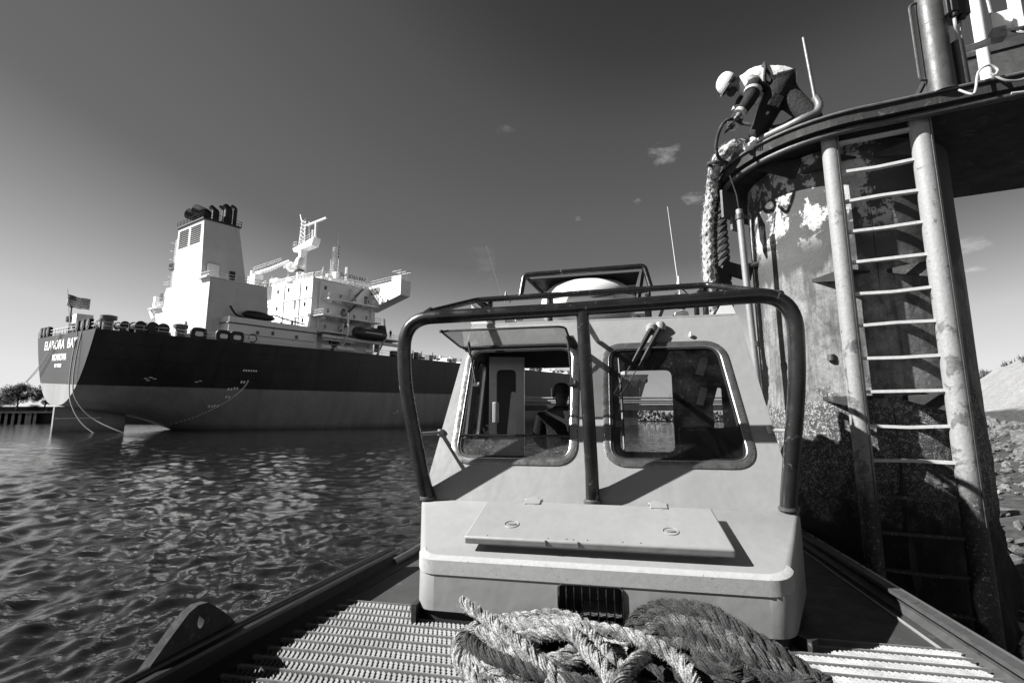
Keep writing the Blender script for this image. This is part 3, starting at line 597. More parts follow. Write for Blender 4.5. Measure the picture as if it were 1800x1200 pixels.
# flag staff and flag
mb = MB().tube([(2.8, .3, DK), (2.2, -.6, DK + 7.4)], .07, 6); fs_ = sh('flag_staff', mb)
def flag(name, mat, band, w=3.0, hgt=1.9):
    mb = MB(); n = 14
    for (za, zb, xa, xb) in band:
        for i in range(n):
            u0, u1 = xa + (xb - xa) * i / n, xa + (xb - xa) * (i + 1) / n
            def P(u, z, off): return (2.3 + .25 * math.sin(u * 7) + off, -.5 + u * w, DK + 4.6 - .3 * u + z * hgt + .08 * math.sin(u * 8 + 1))
            mb.add([P(u0, za, 0), P(u1, za, 0), P(u1, zb, 0), P(u0, zb, 0)], [(0, 1, 2, 3)])
    o = sh(name, mb, mat, fs_); sm = o.modifiers.new('thick', 'SOLIDIFY'); sm.thickness = .02; return o
flag('flag_stripes', white_ship, [(k / 11, (k + 1) / 11, 0 if k < 6 else .38, 1) for k in range(1, 11, 2)])
flag('flag_field', ship_grey, [(k / 11, (k + 1) / 11, 0 if k < 6 else .38, 1) for k in range(0, 11, 2)] + [(6 / 11, 1, 0, .38)])
# draft marks following the hull, tug marks
mb = MB()
def mark(s, z, ds, dz):
    x = hw(s, z) + .06; mb.add([(x, s, z), (hw(s + ds, z) + .06, s + ds, z), (hw(s + ds, z + dz) + .06, s + ds, z + dz), (hw(s, z + dz) + .06, s, z + dz)], [(0, 1, 2, 3)])
for k in range(34):
    t = k / 33; mark(23.2 - 8.2 * t ** 1.6, 9.4 - 8.6 * t, .28, .16)
for s, z in ((20.5, 7.6), (21.4, 7.8), (22.2, 9.0), (18.6, 4.4), (19.4, 4.5), (20.6, 6.2)): [mark(s + k * .45, z, .25, .45) for k in range(2)]
for k in range(6): mark(22.0 + k * .42, 11.2, .26, .32)
for s, z in ((8.0, 9.2), (8.6, 9.4), (9.2, 9.2), (8.4, 8.9), (15.2, 8.9), (15.7, 9.1)): mark(s, z, .5, .12)
for s in (56, 62, 74): mark(s, 3.2 + (s - 56) * .02, .8, .12); mark(s + 1, 3.4, .3, .5)
mk = sh('draft_mark', mb, white_mark, hull, smooth=False)
# deck cargo gear forward (seen over the bulwark and through the cabin)
for s, x, hh in ((85, 6, 3), (100, -4, 4), (118, 8, 9), (130, 4, 4), (140, 8, 5), (150, 0, 6), (165, 6, 3.5), (180, 5, 5), (196, 3, 6)):
    mb = MB().box((x, s, DK + .7), (9, 2.2, 1.4)).tube([(x, s, DK), (x, s, DK + hh)], .4, 8).tube([(x - 4, s, DK + 1.8), (x + 5, s, DK + 1.8)], .35, 6); sh('cargo_manifold', mb, random.choice([white_ship, ship_grey]))
mb = MB().tube([(6, 122, DK), (6, 122, DK + 15)], .9, 10).tube([(6, 122, DK + 14), (6, 146, DK + 17)], .5, 8); sh('hose_crane', mb)
mb = MB()
for k in range(70): s = 60 + k * 2.35; mb.box((hw(min(s, 194), DK) - .9 - random.random() * 3, s, DK + .5 + random.random() * .5), (.8, .3 + random.random() ** 2 * 1.3, .5 + random.random() ** 2 * 1.8))
sh('deck_vent', mb, ship_dark)
mb = MB().tube([(0, 236, DK + 4), (0, 236, DK + 15)], .5, 8).box((0, 228, DK + 5), (8, 3, 2)); sh('foremast', mb)
# ---- things hanging from / standing on the tanker
def ship_pt(x, y, z): return ship.matrix_basis @ Vector((x, y, z))
bpy.context.view_layer.update(); ship_M = ship.matrix_world.copy()
def P_(x, y, z): return ship_M @ Vector((x, y, z))
def hline(label, pts, r=.09):
    P = spline([P_(*p) for p in pts], 10); o = MB().tube(P, r, 6).build('mooring_line', rope_line); tag(o, label, 'rope', 'slack lines hanging from the tanker stern')
hline('white line from the tanker stern whose end reaches farther right', [(10.8, .0, DK), (10.9, -.3, 13), (11.0, -.4, 9), (12.2, -.2, 6), (14.6, 1.5, 3.0), (18.0, 4.5, .9), (20, 7.8, -.6)])
hline('white line from the tanker stern whose end drops straighter into the water', [(8.4, .0, DK), (8.6, -.3, 12), (9.2, -.4, 8), (11.0, -.3, 5), (13.4, .8, 2), (16.2, 2.8, -.2), (17.2, 3.8, -.9)])
hline('upper of two taut lines slanting down left across the tanker name', [(-1.2, -.2, DK + .2), (-10, -.5, 11.5), (-17.8, -.8, 8.2)], .06)
hline('lower of two taut lines slanting down left across the tanker name', [(-.6, -.2, DK + .2), (-9.4, -.5, 11.2), (-17.6, -.8, 8.0)], .06)
# ================================================================ PEOPLE
def skin_mesh(name, mat, verts, edges, parent=None, sub=2, root=0):
    me = bpy.data.meshes.new(name); me.from_pydata([v[:3] for v in verts], edges, []); me.materials.append(mat)
    o = bpy.data.objects.new(name, me); col.objects.link(o)
    if parent: o.parent = parent
    sk = o.modifiers.new('skin', 'SKIN'); sk.use_smooth_shade = True
    for i, v in enumerate(verts):
        r = v[3]; me.skin_vertices[0].data[i].radius = r if isinstance(r, tuple) else (r, r)
    me.skin_vertices[0].data[root].use_root = True
    sb = o.modifiers.new('sub', 'SUBSURF'); sb.levels = sub; sb.render_levels = sub; return o
def small_person(label, foot, face, coat, scale=1.0, arm=0):
    t = empty('person', foot, (0, 0, face), label, 'person')
    s = scale
    V = [(0, 0, .95, .15), (0, 0, 1.25, .16), (0, 0, 1.45, .13), (0, 0, 1.54, .06), (0, 0, 1.64, .10), (0, 0, 1.74, .085), (.11, 0, .9, .10), (.13, 0, .48, .075), (.13, 0, .08, .05), (.13, .14, .04, .04),
         (-.11, 0, .9, .10), (-.13, 0, .48, .075), (-.13, 0, .08, .05), (-.13, .14, .04, .04), (.2, 0, 1.42, .07), (.27, .05, 1.14, .05), (.24, .25, 1.05 + arm, .035), (-.2, 0, 1.42, .07), (-.27, .02, 1.14, .05), (-.26, .12, .88, .035)]
    V = [(a * s, b * s, c * s, r * s) for a, b, c, r in V]
    E_ = [(0, 1), (1, 2), (2, 3), (3, 4), (4, 5), (0, 6), (6, 7), (7, 8), (8, 9), (0, 10), (10, 11), (11, 12), (12, 13), (2, 14), (14, 15), (15, 16), (2, 17), (17, 18), (18, 19)]
    skin_mesh('body', coat, V, E_, t, 1)
    MB().lathe((0, .0, 1.70 * s), [(.125 * s, -.02 * s), (.125 * s, .03 * s), (.08 * s, .1 * s), (.02 * s, .12 * s)], 12).build('helmet', white_ship, t); return t
small_person('person in dark clothes, the left one of two at the tanker stern rail', P_(15.0, 1.2, DK + .02), R(150), cloth_dark, 1.25, .3)
small_person('person in paler overalls, the right one of two at the tanker stern rail', P_(16.6, 1.4, DK + .02), R(-150), ship_grey, 1.25)
small_person('dark figure under the canopy at the outer end of the bridge wing', P_(21.6, 54.4, 34.2), R(180), cloth_dark, 1.1)
small_person('dark figure standing just beyond the lifeboat on the tanker', P_(18.0, 55.5, 20.8), R(160), cloth_dark, 1.2, .4)
# ================================================================ WORKBOAT (local x = to the right, y = aft, turned 12 degrees)
YAW = R(-12); boat = empty('workboat', (0, 0, 0), (0, 0, YAW), 'steel workboat with a pale cabin, black tube guards and a grating foredeck, nearest the camera', 'boat')
BM = Matrix.Rotation(YAW, 4, 'Z')
def bt(name, mb, mat, parent=None, **k): return mb.build(name, mat, parent or boat, **k)
GL = [(-2.02, .6), (-2.00, 1.5), (-1.96, 2.4), (-1.90, 3.4), (-1.84, 4.3), (-1.80, 6), (-1.78, 8.6)]
GR = [(1.74, .6), (1.745, 2.4), (1.74, 4), (1.74, 6), (1.74, 8.6)]
mb = MB(); n = len(GL); GRi = [(1.745, y) for _, y in GL]
for L, z in ((.9, 0),): pass
lo = [(x + .12, y, -.7) for x, y in GL]; hi = [(x, y, .896) for x, y in GL]; lo2 = [(x - .12, y, -.7) for x, y in GRi]; hi2 = [(x, y, .896) for x, y in GRi]
mb.add(lo + hi + hi2 + lo2, [(k + i * n, k + 1 + i * n, k + 1 + (i + 1) * n, k + (i + 1) * n) for i in range(3) for k in range(n - 1)] + [(0, n, 2 * n, 3 * n), (n - 1, 2 * n - 1, 3 * n - 1, 4 * n - 1)])
bt('hull', mb, deck_paint, smooth=False)
def sweep(path, sec, up=1):
    """sweep a (sideways, z) section along a plan path"""
    mb = MB(); N = len(path); m = len(sec)
    for (x, y) in path: mb.v += [(x + a, y, z) for a, z in sec]
    mb.f += [(i * m + k, i * m + (k + 1) % m, (i + 1) * m + (k + 1) % m, (i + 1) * m + k) for i in range(N - 1) for k in range(m)]
    mb.f += [tuple(range(m)), tuple(range((N - 1) * m, N * m))]; return mb
def interp(P, y):
    for (a, p), (b, q) in zip(P, P[1:]):
        if y <= q: return (a + (b - a) * (y - p) / (q - p), y)
    return P[-1]
LP = [interp(GL, .6 + k * .2) for k in range(18)]; RP = [interp(GRi, .6 + k * .3) for k in range(27)]
bul = bt('bulwark', sweep(LP, [(-.03, .70), (-.02, 1.02), (.0, 1.045), (.07, 1.045), (.075, 1.03), (.015, 1.015), (.010, .93), (.10, .905), (.10, .895), (-.0, .895)]), black_rub)
mb = MB(); mb.tube([(x + .005, y, 1.045) for x, y in LP], .022, 10); bt('rail_cap', mb, black_rub, bul)
LE = [interp(GL, 4.0 + k * .3) for k in range(16)]
bt('gunwale', MB().tube([(x + .01, y, .93) for x, y in LE], .035, 10), dark_steel)
b2 = bt('bulwark', sweep(RP, [(.03, .70), (.02, .99), (.0, 1.01), (-.06, 1.01), (-.065, .99), (-.02, .985), (-.015, .93), (-.05, .90), (.0, .895)]), dark_steel)
bt('rail_cap', MB().tube([(x + .02, y, .995) for x, y in RP], .016, 8), alu, b2)
bt('deck_seam', MB().tube([(x - .12, y, .902) for x, y in RP], .009, 6), galv)
# towing lug
pl = [(1.86, .98), (1.89, 1.05), (2.02, 1.16), (2.09, 1.215), (2.14, 1.232), (2.20, 1.225), (2.28, 1.165), (2.36, 1.10), (2.42, 1.03), (2.42, .98)]
hole = [(2.165 + .020 * math.cos(a), 1.155 + .034 * math.sin(a)) for a in [k * math.pi / 7 for k in range(14)]]
plate('towing_lug', lug_m, boat, pl, [hole], (-2.015, 0, 0), (0, 1, 0), (0, 0, 1), (.045, 0, 0))
# deck grating: planks of slanted teeth between flat ledges, over a dark trough
bt('grating_trough', MB().box((-.12, 2.36, .8985), (3.58, 1.62, .003)), black_rub, smooth=False)
mb = MB(); y = 1.58; row = 0; rnd = random.Random(5)
def inside(x, y): return interp(GL, y)[0] + .16 < x < 1.66
while y < 3.14:
    xl = interp(GL, y)[0] + .13; mb.box(((xl + 1.68) / 2, y, .922), (1.68 - xl, .011, .014))
    mb.box(((xl + 1.68) / 2, y + .094, .919), (1.68 - xl, .006, .02))
    x = xl + .02 + (row % 2) * .015
    while x < 1.66:
        for j in range(3):
            yy = y + .024 + j * .026; xx = x + j * .018
            if inside(xx, yy): mb.add([(xx - .017, yy + .012, .914), (xx - .008, yy + .013, .924), (xx + .014, yy - .009, .925), (xx + .005, yy - .010, .912), (xx - .017, yy + .012, .909), (xx - .008, yy + .013, .909), (xx + .014, yy - .009, .909), (xx + .005, yy - .010, .909)], [(0, 1, 2, 3), (0, 4, 5, 1), (1, 5, 6, 2), (2, 6, 7, 3), (3, 7, 4, 0)])
        x += .027
    y += .100; row += 1
bt('foredeck_grating', mb, grate_m, smooth=False)
# ---- cabin: trunk
cabin = empty('cabin'); cabin.parent = boat
ZT0, ZT1 = 1.29, 1.49     # trunk top at the front and at the wheelhouse foot
def topz(y): return ZT0 + (ZT1 - ZT0) * (y - 2.95) / .77
plan = []
def rc(p, a, b, r):
    P = Vector(p); A = Vector(a); B = Vector(b); p0 = P + (A - P).normalized() * r; p2 = P + (B - P).normalized() * r
    return [tuple(p0 * (1 - t) ** 2 + P * 2 * t * (1 - t) + p2 * t * t) for t in [k / 6 for k in range(7)]]
FL, FR, BL, BR = (-1.19, 2.95), (.845, 2.95), (-1.50, 3.72), (1.15, 3.72)
EL, ER = (-1.50, 5.5), (1.15, 5.5)
plan += [EL, BL] + rc(FL, BL, FR, .09) + rc(FR, FL, BR, .11) + [BR, ER]
def loop_at(z, inset=0, zf=None):
    out = []
    cx, cy = -.17, 4.6
    for x, y in plan:
        out.append((x + (inset if x < cx else -inset), y + (inset if y < 3.2 else 0), z if zf is None else zf(y)))
    return out
def shell(rings, cap_top=True):
    mb = MB(); n = len(rings[0])
    for r_ in rings: mb.v += r_
    for i in range(len(rings) - 1): mb.f += [(i * n + k, i * n + (k + 1) % n, (i + 1) * n + (k + 1) % n, (i + 1) * n + k) for k in range(n)]
    if cap_top: mb.f.append(tuple(range((len(rings) - 1) * n, len(rings) * n)))
    return mb
zt = lambda y: topz(min(y, 3.74))
# trunk body is built as front plate with the vent opening plus wrapped sides
mb = MB(); ring0 = loop_at(.99); ring1 = loop_at(0, 0, lambda y: zt(y) - .03); ring2 = loop_at(0, .012, lambda y: zt(y) - .008); ring3 = loop_at(0, .03, lambda y: zt(y))
i_f = [k for k, p in enumerate(plan) if abs(p[1] - 2.95) < 1e-6]; ia, ib = i_f[0], i_f[-1]
ns = len(plan)
for r_ in (ring0, ring1, ring2, ring3): mb.v += r_
for i in range(3):
    for k in range(ns):
        if i == 0 and k == ia: continue
        if k == ns - 1: continue
        mb.f.append((i * ns + k, i * ns + (k + 1) % ns, (i + 1) * ns + (k + 1) % ns, (i + 1) * ns + k))
top_idx = [3 * ns + k for k in range(1, ns - 1)]
mb.f.append(tuple(top_idx))
trunk = bt('trunk', mb, cabin_paint, cabin)
xa, xb = plan[ia][0], plan[ib][0]
vent = rrect(-.365, -.005, 1.0, 1.19, .02, 3)
plate('front_panel', cabin_paint, cabin, [(xa, .99), (xb, .99), (xb, 1.26), (xa, 1.26)], [vent], (0, 2.95, 0), (1, 0, 0), (0, 0, 1), (0, .012, 0))
# skirt
bt('skirt', shell([loop_at(.895, .02), loop_at(1.0, .02)], False), skirt_m, cabin)
bt('skirt_bracket', MB().box((-1.215, 2.99, .95), (.03, .12, .14)), skirt_m, cabin)
mb = MB().box((.90, 3.05, .94), (.05, .14, .09), rz=.7); bt('skirt_bracket', mb, skirt_m, cabin)
# vent box, frame and bars
mb = MB(); mb.v = [(-.40, 2.963, .96), (.03, 2.963, .96), (.03, 2.963, 1.22), (-.40, 2.963, 1.22), (-.40, 3.16, .96), (.03, 3.16, .96), (.03, 3.16, 1.22), (-.40, 3.16, 1.22)]
mb.f = [(4, 5, 6, 7), (0, 4, 5, 1), (1, 5, 6, 2), (2, 6, 7, 3), (3, 7, 4, 0)]; vb = bt('vent_box', mb, dark_steel, cabin, smooth=False)
bt('vent_shelf', MB().box((-.12, 3.05, 1.035), (.24, .16, .006), rx=.12), grate_m, vb, smooth=False)
fr = arc([(-.36, 2.945, 1.0), (-.36, 2.945, 1.186), (-.01, 2.945, 1.186), (-.01, 2.945, 1.0)], .025, 4)
vg = bt('vent_grille', MB().tube(fr, .007, 8).tube([(-.36, 2.945, 1.003), (-.01, 2.945, 1.003)], .006, 6), inox, cabin)
for k in range(7): x = -.316 + k * .0437; bt('bar', MB().tube([(x, 2.944, 1.0), (x, 2.944, 1.186)], .0048, 8), inox, vg)
# anti-slip strip wrapping the front edge
mb = MB(); sel = [k for k in range(2, ns - 2)]
for k in sel:
    x, y = plan[k]; c = Vector((x + .17, (y - 4.0))).normalized() * .005; mb.v += [(x + c.x, y + c.y - .002, zt(y) - .098), (x + c.x, y + c.y - .002, zt(y) - .018), (x * .992 - .0, y + .008, zt(y) + .002 - .006), (x + (.02 if x < 0 else -.02), y + .03, zt(y) + .004)]
for i in range(len(sel) - 1):
    for j in range(3): mb.f.append((i * 4 + j, (i + 1) * 4 + j, (i + 1) * 4 + j + 1, i * 4 + j + 1))
bt('grip_strip', mb, tape_m, cabin)
# hatch with coaming, hinges, flush locks
SL = (ZT1 - ZT0) / .77; sa = math.atan(SL); hx = Vector((1, 0, 0)); hy = Vector((0, math.cos(sa), math.sin(sa))); hz = Vector((0, -math.sin(sa), math.cos(sa)))
h0 = Vector((0, 2.95, ZT0))
bt('hatch_coaming', MB().prism([(-.85, .16), (.52, .16), (.52, .60), (-.85, .60)], h0 - hz * .01, hx, hy, hz * .055), cabin_paint, cabin, bevel=.012)
hatch = bt('hatch', MB().prism([(-.94, .09), (.60, .09), (.57, .62), (-.93, .62)], h0 + hz * .040, hx, hy, hz * .048), cabin_paint, cabin, bevel=.012)
for x in (-.68, .28):
    q = h0 + hx * x + hy * .27 + hz * .089; mb = MB()
    pts = [q + hx * .045 * math.cos(a) + hy * .045 * math.sin(a) for a in [k * math.pi / 12 for k in range(24)]]; mb.tube(pts, .004, 6, closed=True)
    mb.prism([(.03 * math.cos(a), .012 * math.sin(a)) for a in [k * math.pi / 6 for k in range(12)]], q, hx, hy, hz * .006); bt('flush_lock', mb, galv, hatch)
for x in (-.60, .24):
    mb = MB().prism([(x - .055, .575), (x + .055, .575), (x + .055, .66), (x - .055, .66)], h0 + hz * .08, hx, hy, hz * .018).tube([h0 + hx * (x - .065) + hy * .645 + hz * .088, h0 + hx * (x + .065) + hy * .645 + hz * .088], .012, 8)
    mb.prism([(x - .03, .56), (x + .03, .56), (x + .03, .70), (x - .03, .70)], h0 + hz * .07, hx, hy, hz * .02); bt('hinge', mb, cabin_paint, hatch, bevel=.004)
mb = MB()
for x in (-.8, -.43, -.32, -.28, -.2, .0, .1): mb.lathe(h0 + hx * x + hy * .115 + hz * .088, [(.006, 0), (.004, .003)], 8)
bt('rivet', mb, dark_steel, hatch)
for x in (-.44, -.25):
    q = h0 + hx * x + hy * .0895 + hz * .087; bt('rust_run', MB().tube([q, q - hz * .012 - hy * .0008, q - hz * .034 - hy * .0006], [.007, .0045, .0012], 6), dark_steel, hatch)
# ---- wheelhouse, raked front wall with two window openings
W0 = Vector((0, 3.725, 1.485)); W1 = Vector((0, 4.46, 2.975)); wy = (W1 - W0); WL = wy.length; wy.normalize(); wn_ = Vector((0, -wy.z, wy.y))
def fz(z): return (z - W0.z) / wy.z    # height above water -> distance up the face
H1 = rrect(-1.285, -.365, fz(1.79), fz(2.72), .13, 8); H2 = rrect(-.07, .83, fz(1.79), fz(2.70), .13, 8, .915)
front = plate('front_wall', cabin_paint, cabin, [(-1.50, 0), (1.15, 0), (1.03, WL), (-1.345, WL)], [H1, H2], W0, (1, 0, 0), wy, -wn_ * .035)
def ring_frame(name, outl, w_out, w_in, d0, d1, mat, parent):
    """frame strip following an opening outline"""
    cx = sum(p[0] for p in outl) / len(outl); cy = sum(p[1] for p in outl) / len(outl); n = len(outl); mb = MB()
    def off(k, w):
        a, b, c = Vector(outl[k - 1]), Vector(outl[k]), Vector(outl[(k + 1) % n]); t = (c - a)
        t = t.normalized() if t.length > 1e-9 else Vector((1, 0)); return b + Vector((t.y, -t.x)) * w
    sec = [(w_out, d0), (w_out, d1 * .6), (w_out * .5, d1), (0, d1 * .75), (-w_in * .3, d1), (-w_in, d1 * .7), (-w_in, d0)]
    for k in range(n):
        for w, d in sec: p = off(k, w); mb.v.append(tuple(W0 + Vector((1, 0, 0)) * p.x + wy * p.y + wn_ * d))
    m = len(sec); mb.f = [(k * m + j, k * m + (j + 1) % m, ((k + 1) % n) * m + (j + 1) % m, ((k + 1) % n) * m + j) for k in range(n) for j in range(m)]
    if w_out > 0:
        P2 = [off(k, .034) for k in range(n)]; acc_ = 0
        for k in range(n):
            a, b = P2[k], P2[(k + 1) % n]; d = (b - a).length; t = .08 - acc_
            while t < d: q = a.lerp(b, t / d); c3 = W0 + Vector((1, 0, 0)) * q.x + wy * q.y + wn_ * .006; mb.tube([c3, c3 + wn_ * .008], .0048, 6); t += .115
            acc_ = (acc_ + d) % .115
    return mb.build(name, mat, parent)
win = {}
for nm, Hh in (('a', H1), ('b', H2)):
    w = empty('window'); w.parent = cabin; ring_frame('frame', Hh, .048, .012, -.002, .014, alu, w); ring_frame('gasket', Hh, -.010, .026, -.015, .006, black_rub, w); win[nm] = w
def face_plate(name, mat, outl, d, th, parent): return plate(name, mat, parent, outl, [], W0 + wn_ * d, (1, 0, 0), wy, wn_ * th)
face_plate('pane', glass, [(p[0] , p[1]) for p in rrect(-.06, .82, fz(1.80), fz(2.69), .12, 8, .905)], -.012, .004, win['b'])
cut = fz(2.0); lower = [p for p in rrect(-1.275, -.375, fz(1.80), fz(2.71), .12, 8) if p[1] < cut]; 
lower = sorted([p for p in lower if p[0] < -.83], key=lambda p: -p[1]) + sorted([p for p in lower if p[0] >= -.83], key=lambda p: p[1])
lower = [(-1.275, fz(1.955))] + [p for p in lower if p[1] < fz(1.95)] + [(-.375, fz(1.955))]
face_plate('lower_pane', glass_dirty, lower, -.012, .004, win['a'])
q = W0 + wy * fz(1.965); bt('crossbar', MB().tube([q + Vector((-1.275, 0, 0)) + wn_ * .005, q + Vector((-.375, 0, 0)) + wn_ * .005], .011, 10), black_tube, win['a'])
# hinged top flap, swung up and out
hA = W0 + wy * fz(2.735) + wn_ * .02
fx = Vector((1, 0, 0)); fy = (Vector((0, 3.80, 2.80)) - hA).normalized(); fy = Vector((0, fy.y, fy.z)).normalized(); fn = fx.cross(fy)
fl = rrect(-1.39, -.38, 0, .58, .08, 5, -.38); 
flap = plate('flap_pane', glass_flap, win['a'], fl, [], hA, fx, fy, fn * .006)
mb = MB(); mb.tube([hA + fx * p[0] + fy * p[1] + fn * .003 for p in fl], .009, 6, closed=True); bt('flap_gasket', mb, black_rub, flap)
mb = MB().tube([hA + fx * -1.38 + fn * .0, hA + fx * -.34 + fn * .0], .014, 8); mb.hexa([hA + fx * -.40 + fy * .30, hA + fx * -.34 + fy * .30, hA + fx * -.32 - fy * .02, hA + fx * -.38 - fy * .02], [hA + fx * -.40 + fy * .30 + fn * .02, hA + fx * -.34 + fy * .30 + fn * .02, hA + fx * -.32 - fy * .02 + fn * .02, hA + fx * -.38 - fy * .02 + fn * .02])
mb.lathe(hA + fx * -1.39 + fy * .56, [(.018, -.01), (.018, .01)], 8); bt('flap_hinge', mb, black_rub, flap)
for x0, x1 in ((-1.28, -1.20), (-.40, -.37)):
    a = hA + fx * x0 + fy * .16 + fn * -.01; b = W0 + wy * fz(2.38) + fx * x1 + wn_ * .03; mb = MB().tube([a, a.lerp(b, .25)], .012, 8).tube([a.lerp(b, .2), b], .008, 8).box(b, (.05, .03, .03)).lathe(b + fx * .03, [(.014, -.02), (.022, .0), (.014, .02)], 10)
    bt('flap_strut', mb, dark_steel, win['a'])
# wiper on the right window
w0 = W0 + wn_ * .05; A_ = lambda x, z, d=.05: W0 + fx * x + wy * fz(z) + wn_ * d
mb = MB()
for mx, ex in ((.30, -.03), (.37, .03)):
    mb.tube([A_(mx, 2.84, .045), A_(mx - .10, 2.66, .06)], [.024, .020], 8); mb.tube([A_(mx - .10, 2.66, .06), A_(mx - .17, 2.54, .06)], [.019, .009], 8); mb.tube([A_(mx - .17, 2.54, .06), A_(ex, 2.27, .06)], .0055, 6)
mb.tube([A_(-.03, 2.27, .06), A_(.03, 2.24, .06), A_(.03, 2.29, .06), A_(-.03, 2.27, .06)], .006, 6)
wip = bt('wiper_arm', mb, black_rub, win['b']); bt('wiper_blade', MB().tube([A_(.015, 2.60, .03), A_(.03, 2.25, .035), A_(.035, 1.86, .03)], [.006, .012, .009], 6), black_rub, wip)
bt('wiper_motor', MB().lathe(A_(.31, 2.86, .02), [(.05, -.02), (.05, .03), (.03, .05)], 14).lathe(A_(.38, 2.87, .02), [(.045, -.02), (.045, .03), (.03, .05)], 14), cabin_paint, wip)
bt('washer_nozzle', MB().lathe(A_(.62, 2.79, .015), [(.014, -.01), (.012, .02), (.004, .03)], 10), white_gel, cabin)
# side walls, rear wall, roof, floor
def side_wall(sg):
    xb, xt = (-1.50, -1.345) if sg < 0 else (1.15, 1.03)
    o = Vector((xb, 0, 1.485)); up = Vector(((xt - xb), 0, 1.49)).normalized(); L = 1.498
    out = [(3.725, 0), (5.16, 0), (5.16, L), (4.46, L)]
    holes = [rrect(4.34, 4.64, .42, 1.18, .08, 5), rrect(4.73, 5.06, .42, 1.18, .08, 5)]
    nrm = Vector((1 if sg < 0 else -1, 0, 0)); w = plate('side_wall', cabin_paint, cabin, out, holes, o, (0, 1, 0), up, nrm * .03)
    for h_ in holes:
        g = plate('side_pane', glass, cabin, h_, [], o + nrm * .01, (0, 1, 0), up, nrm * .004)
        mb = MB().tube([o + Vector((0, p[0], 0)) + up * p[1] + nrm * .03 for p in h_], .018, 6, closed=True); bt('pane_frame', mb, dark_steel, g)
side_wall(-1); side_wall(1)
rear_holes = [rrect(0.0, .54, 1.77, 2.59, .08, 5), [(-.96, .94), (-.33, .94), (-.33, 2.63), (-.96, 2.63)], rrect(.90, .99, 1.77, 2.40, .02, 3)]
plate('rear_wall', cabin_in, cabin, [(-1.50, .90), (1.15, .90), (1.15, 1.485), (1.03, 2.975), (-1.345, 2.975), (-1.50, 1.485)], rear_holes, (0, 5.13, 0), (1, 0, 0), (0, 0, 1), (0, .04, 0))
mb = MB().tube([(p[0], 5.12, p[1]) for p in rear_holes[0]], .014, 6, closed=True); bt('rear_window_frame', mb, dark_steel, cabin)
bt('roof', MB().hexa([(-1.345, 4.475, 2.978), (1.03, 4.475, 2.978), (1.03, 5.17, 2.978), (-1.345, 5.17, 2.978)], [(-1.34, 4.48, 2.995), (1.025, 4.48, 2.995), (1.025, 5.17, 2.995), (-1.34, 5.17, 2.995)]), cabin_paint, cabin, bevel=.004)
mb = MB(); mb.box((-.17, 4.6, .93), (2.6, 1.6, .02)).box((-.17, 3.95, 1.35), (2.4, .03, .8)).box((-.17, 4.82, 2.955), (2.3, .6, .03)); bt('cabin_lining', mb, cabin_in, cabin, smooth=False)
bt('aft_coaming', MB().box((-.17, 5.6, 1.1), (2.66, .05, .4)), cabin_paint, cabin, smooth=False)
bt('dashboard', MB().box((.35, 4.25, 1.62), (1.3, .45, .2)).box((.75, 4.5, 1.85), (.5, .2, .35)), black_rub, cabin, bevel=.02)
mb = MB(); mb.prism([(0, 0), (.30, .02), (.30, .9), (.02, .9)], (-1.37, 5.55, 1.8), (1, .25, 0), (0, 0, 1), (0, .03, 0)); 
dl = plate('door_leaf', white_gel, cabin, [(0, 0), (.34, 0), (.34, 1.75), (0, 1.75)], [rrect(.07, .26, .95, 1.62, .05, 4)], (-1.28, 4.90, .98), (1, .35, 0), (0, 0, 1), (0, .03, 0))
bt('meter_panel', MB().box((-1.16, 4.70, 2.16), (.04, .12, .2)), white_gel, cabin, bevel=.01)
mb = MB().tube([(-1.26 + .03 * math.sin(k), 4.72, 1.95 + .09 * math.cos(k * .5)) for k in range(12)], .008, 6); bt('cable_coil', mb, cable_w, cabin)
mb = MB(); pts = [(.66 + .15 * math.cos(a), 4.72, 2.80 + .15 * math.sin(a)) for a in [k * math.pi / 14 for k in range(28)]]; mb.tube(pts, .013, 8, closed=True); bt('fan_ring', mb, inox, cabin)
bt('overhead_panel', MB().box((.60, 4.75, 2.66), (.14, .2, .45)).box((.74, 4.85, 2.36), (.26, .2, .24), ry=.3).tube([(.42, 4.6, 2.80), (.60, 4.7, 2.25)], .016, 6), dark_steel, cabin, bevel=.01)
bt('instrument_card', MB().box((.74, 4.63, 2.56), (.07, .01, .16), ry=.35).box((.74, 4.72, 2.30), (.06, .01, .16), ry=.3), white_gel, cabin)
bt('roof_edge_fin', MB().prism([(0, 0), (.22, .0), (.06, .17), (.0, .2)], (-1.36, 4.50, 3.0), (1, 0, 0), (0, 0, 1), (0, .02, 0)), white_gel, cabin)
bt('roof_edge_fin', MB().prism([(0, 0), (.16, .0), (.12, .12), (.08, .14)], (.86, 4.5, 3.0), (1, 0, 0), (0, 0, 1), (0, .02, 0)), white_gel, cabin)
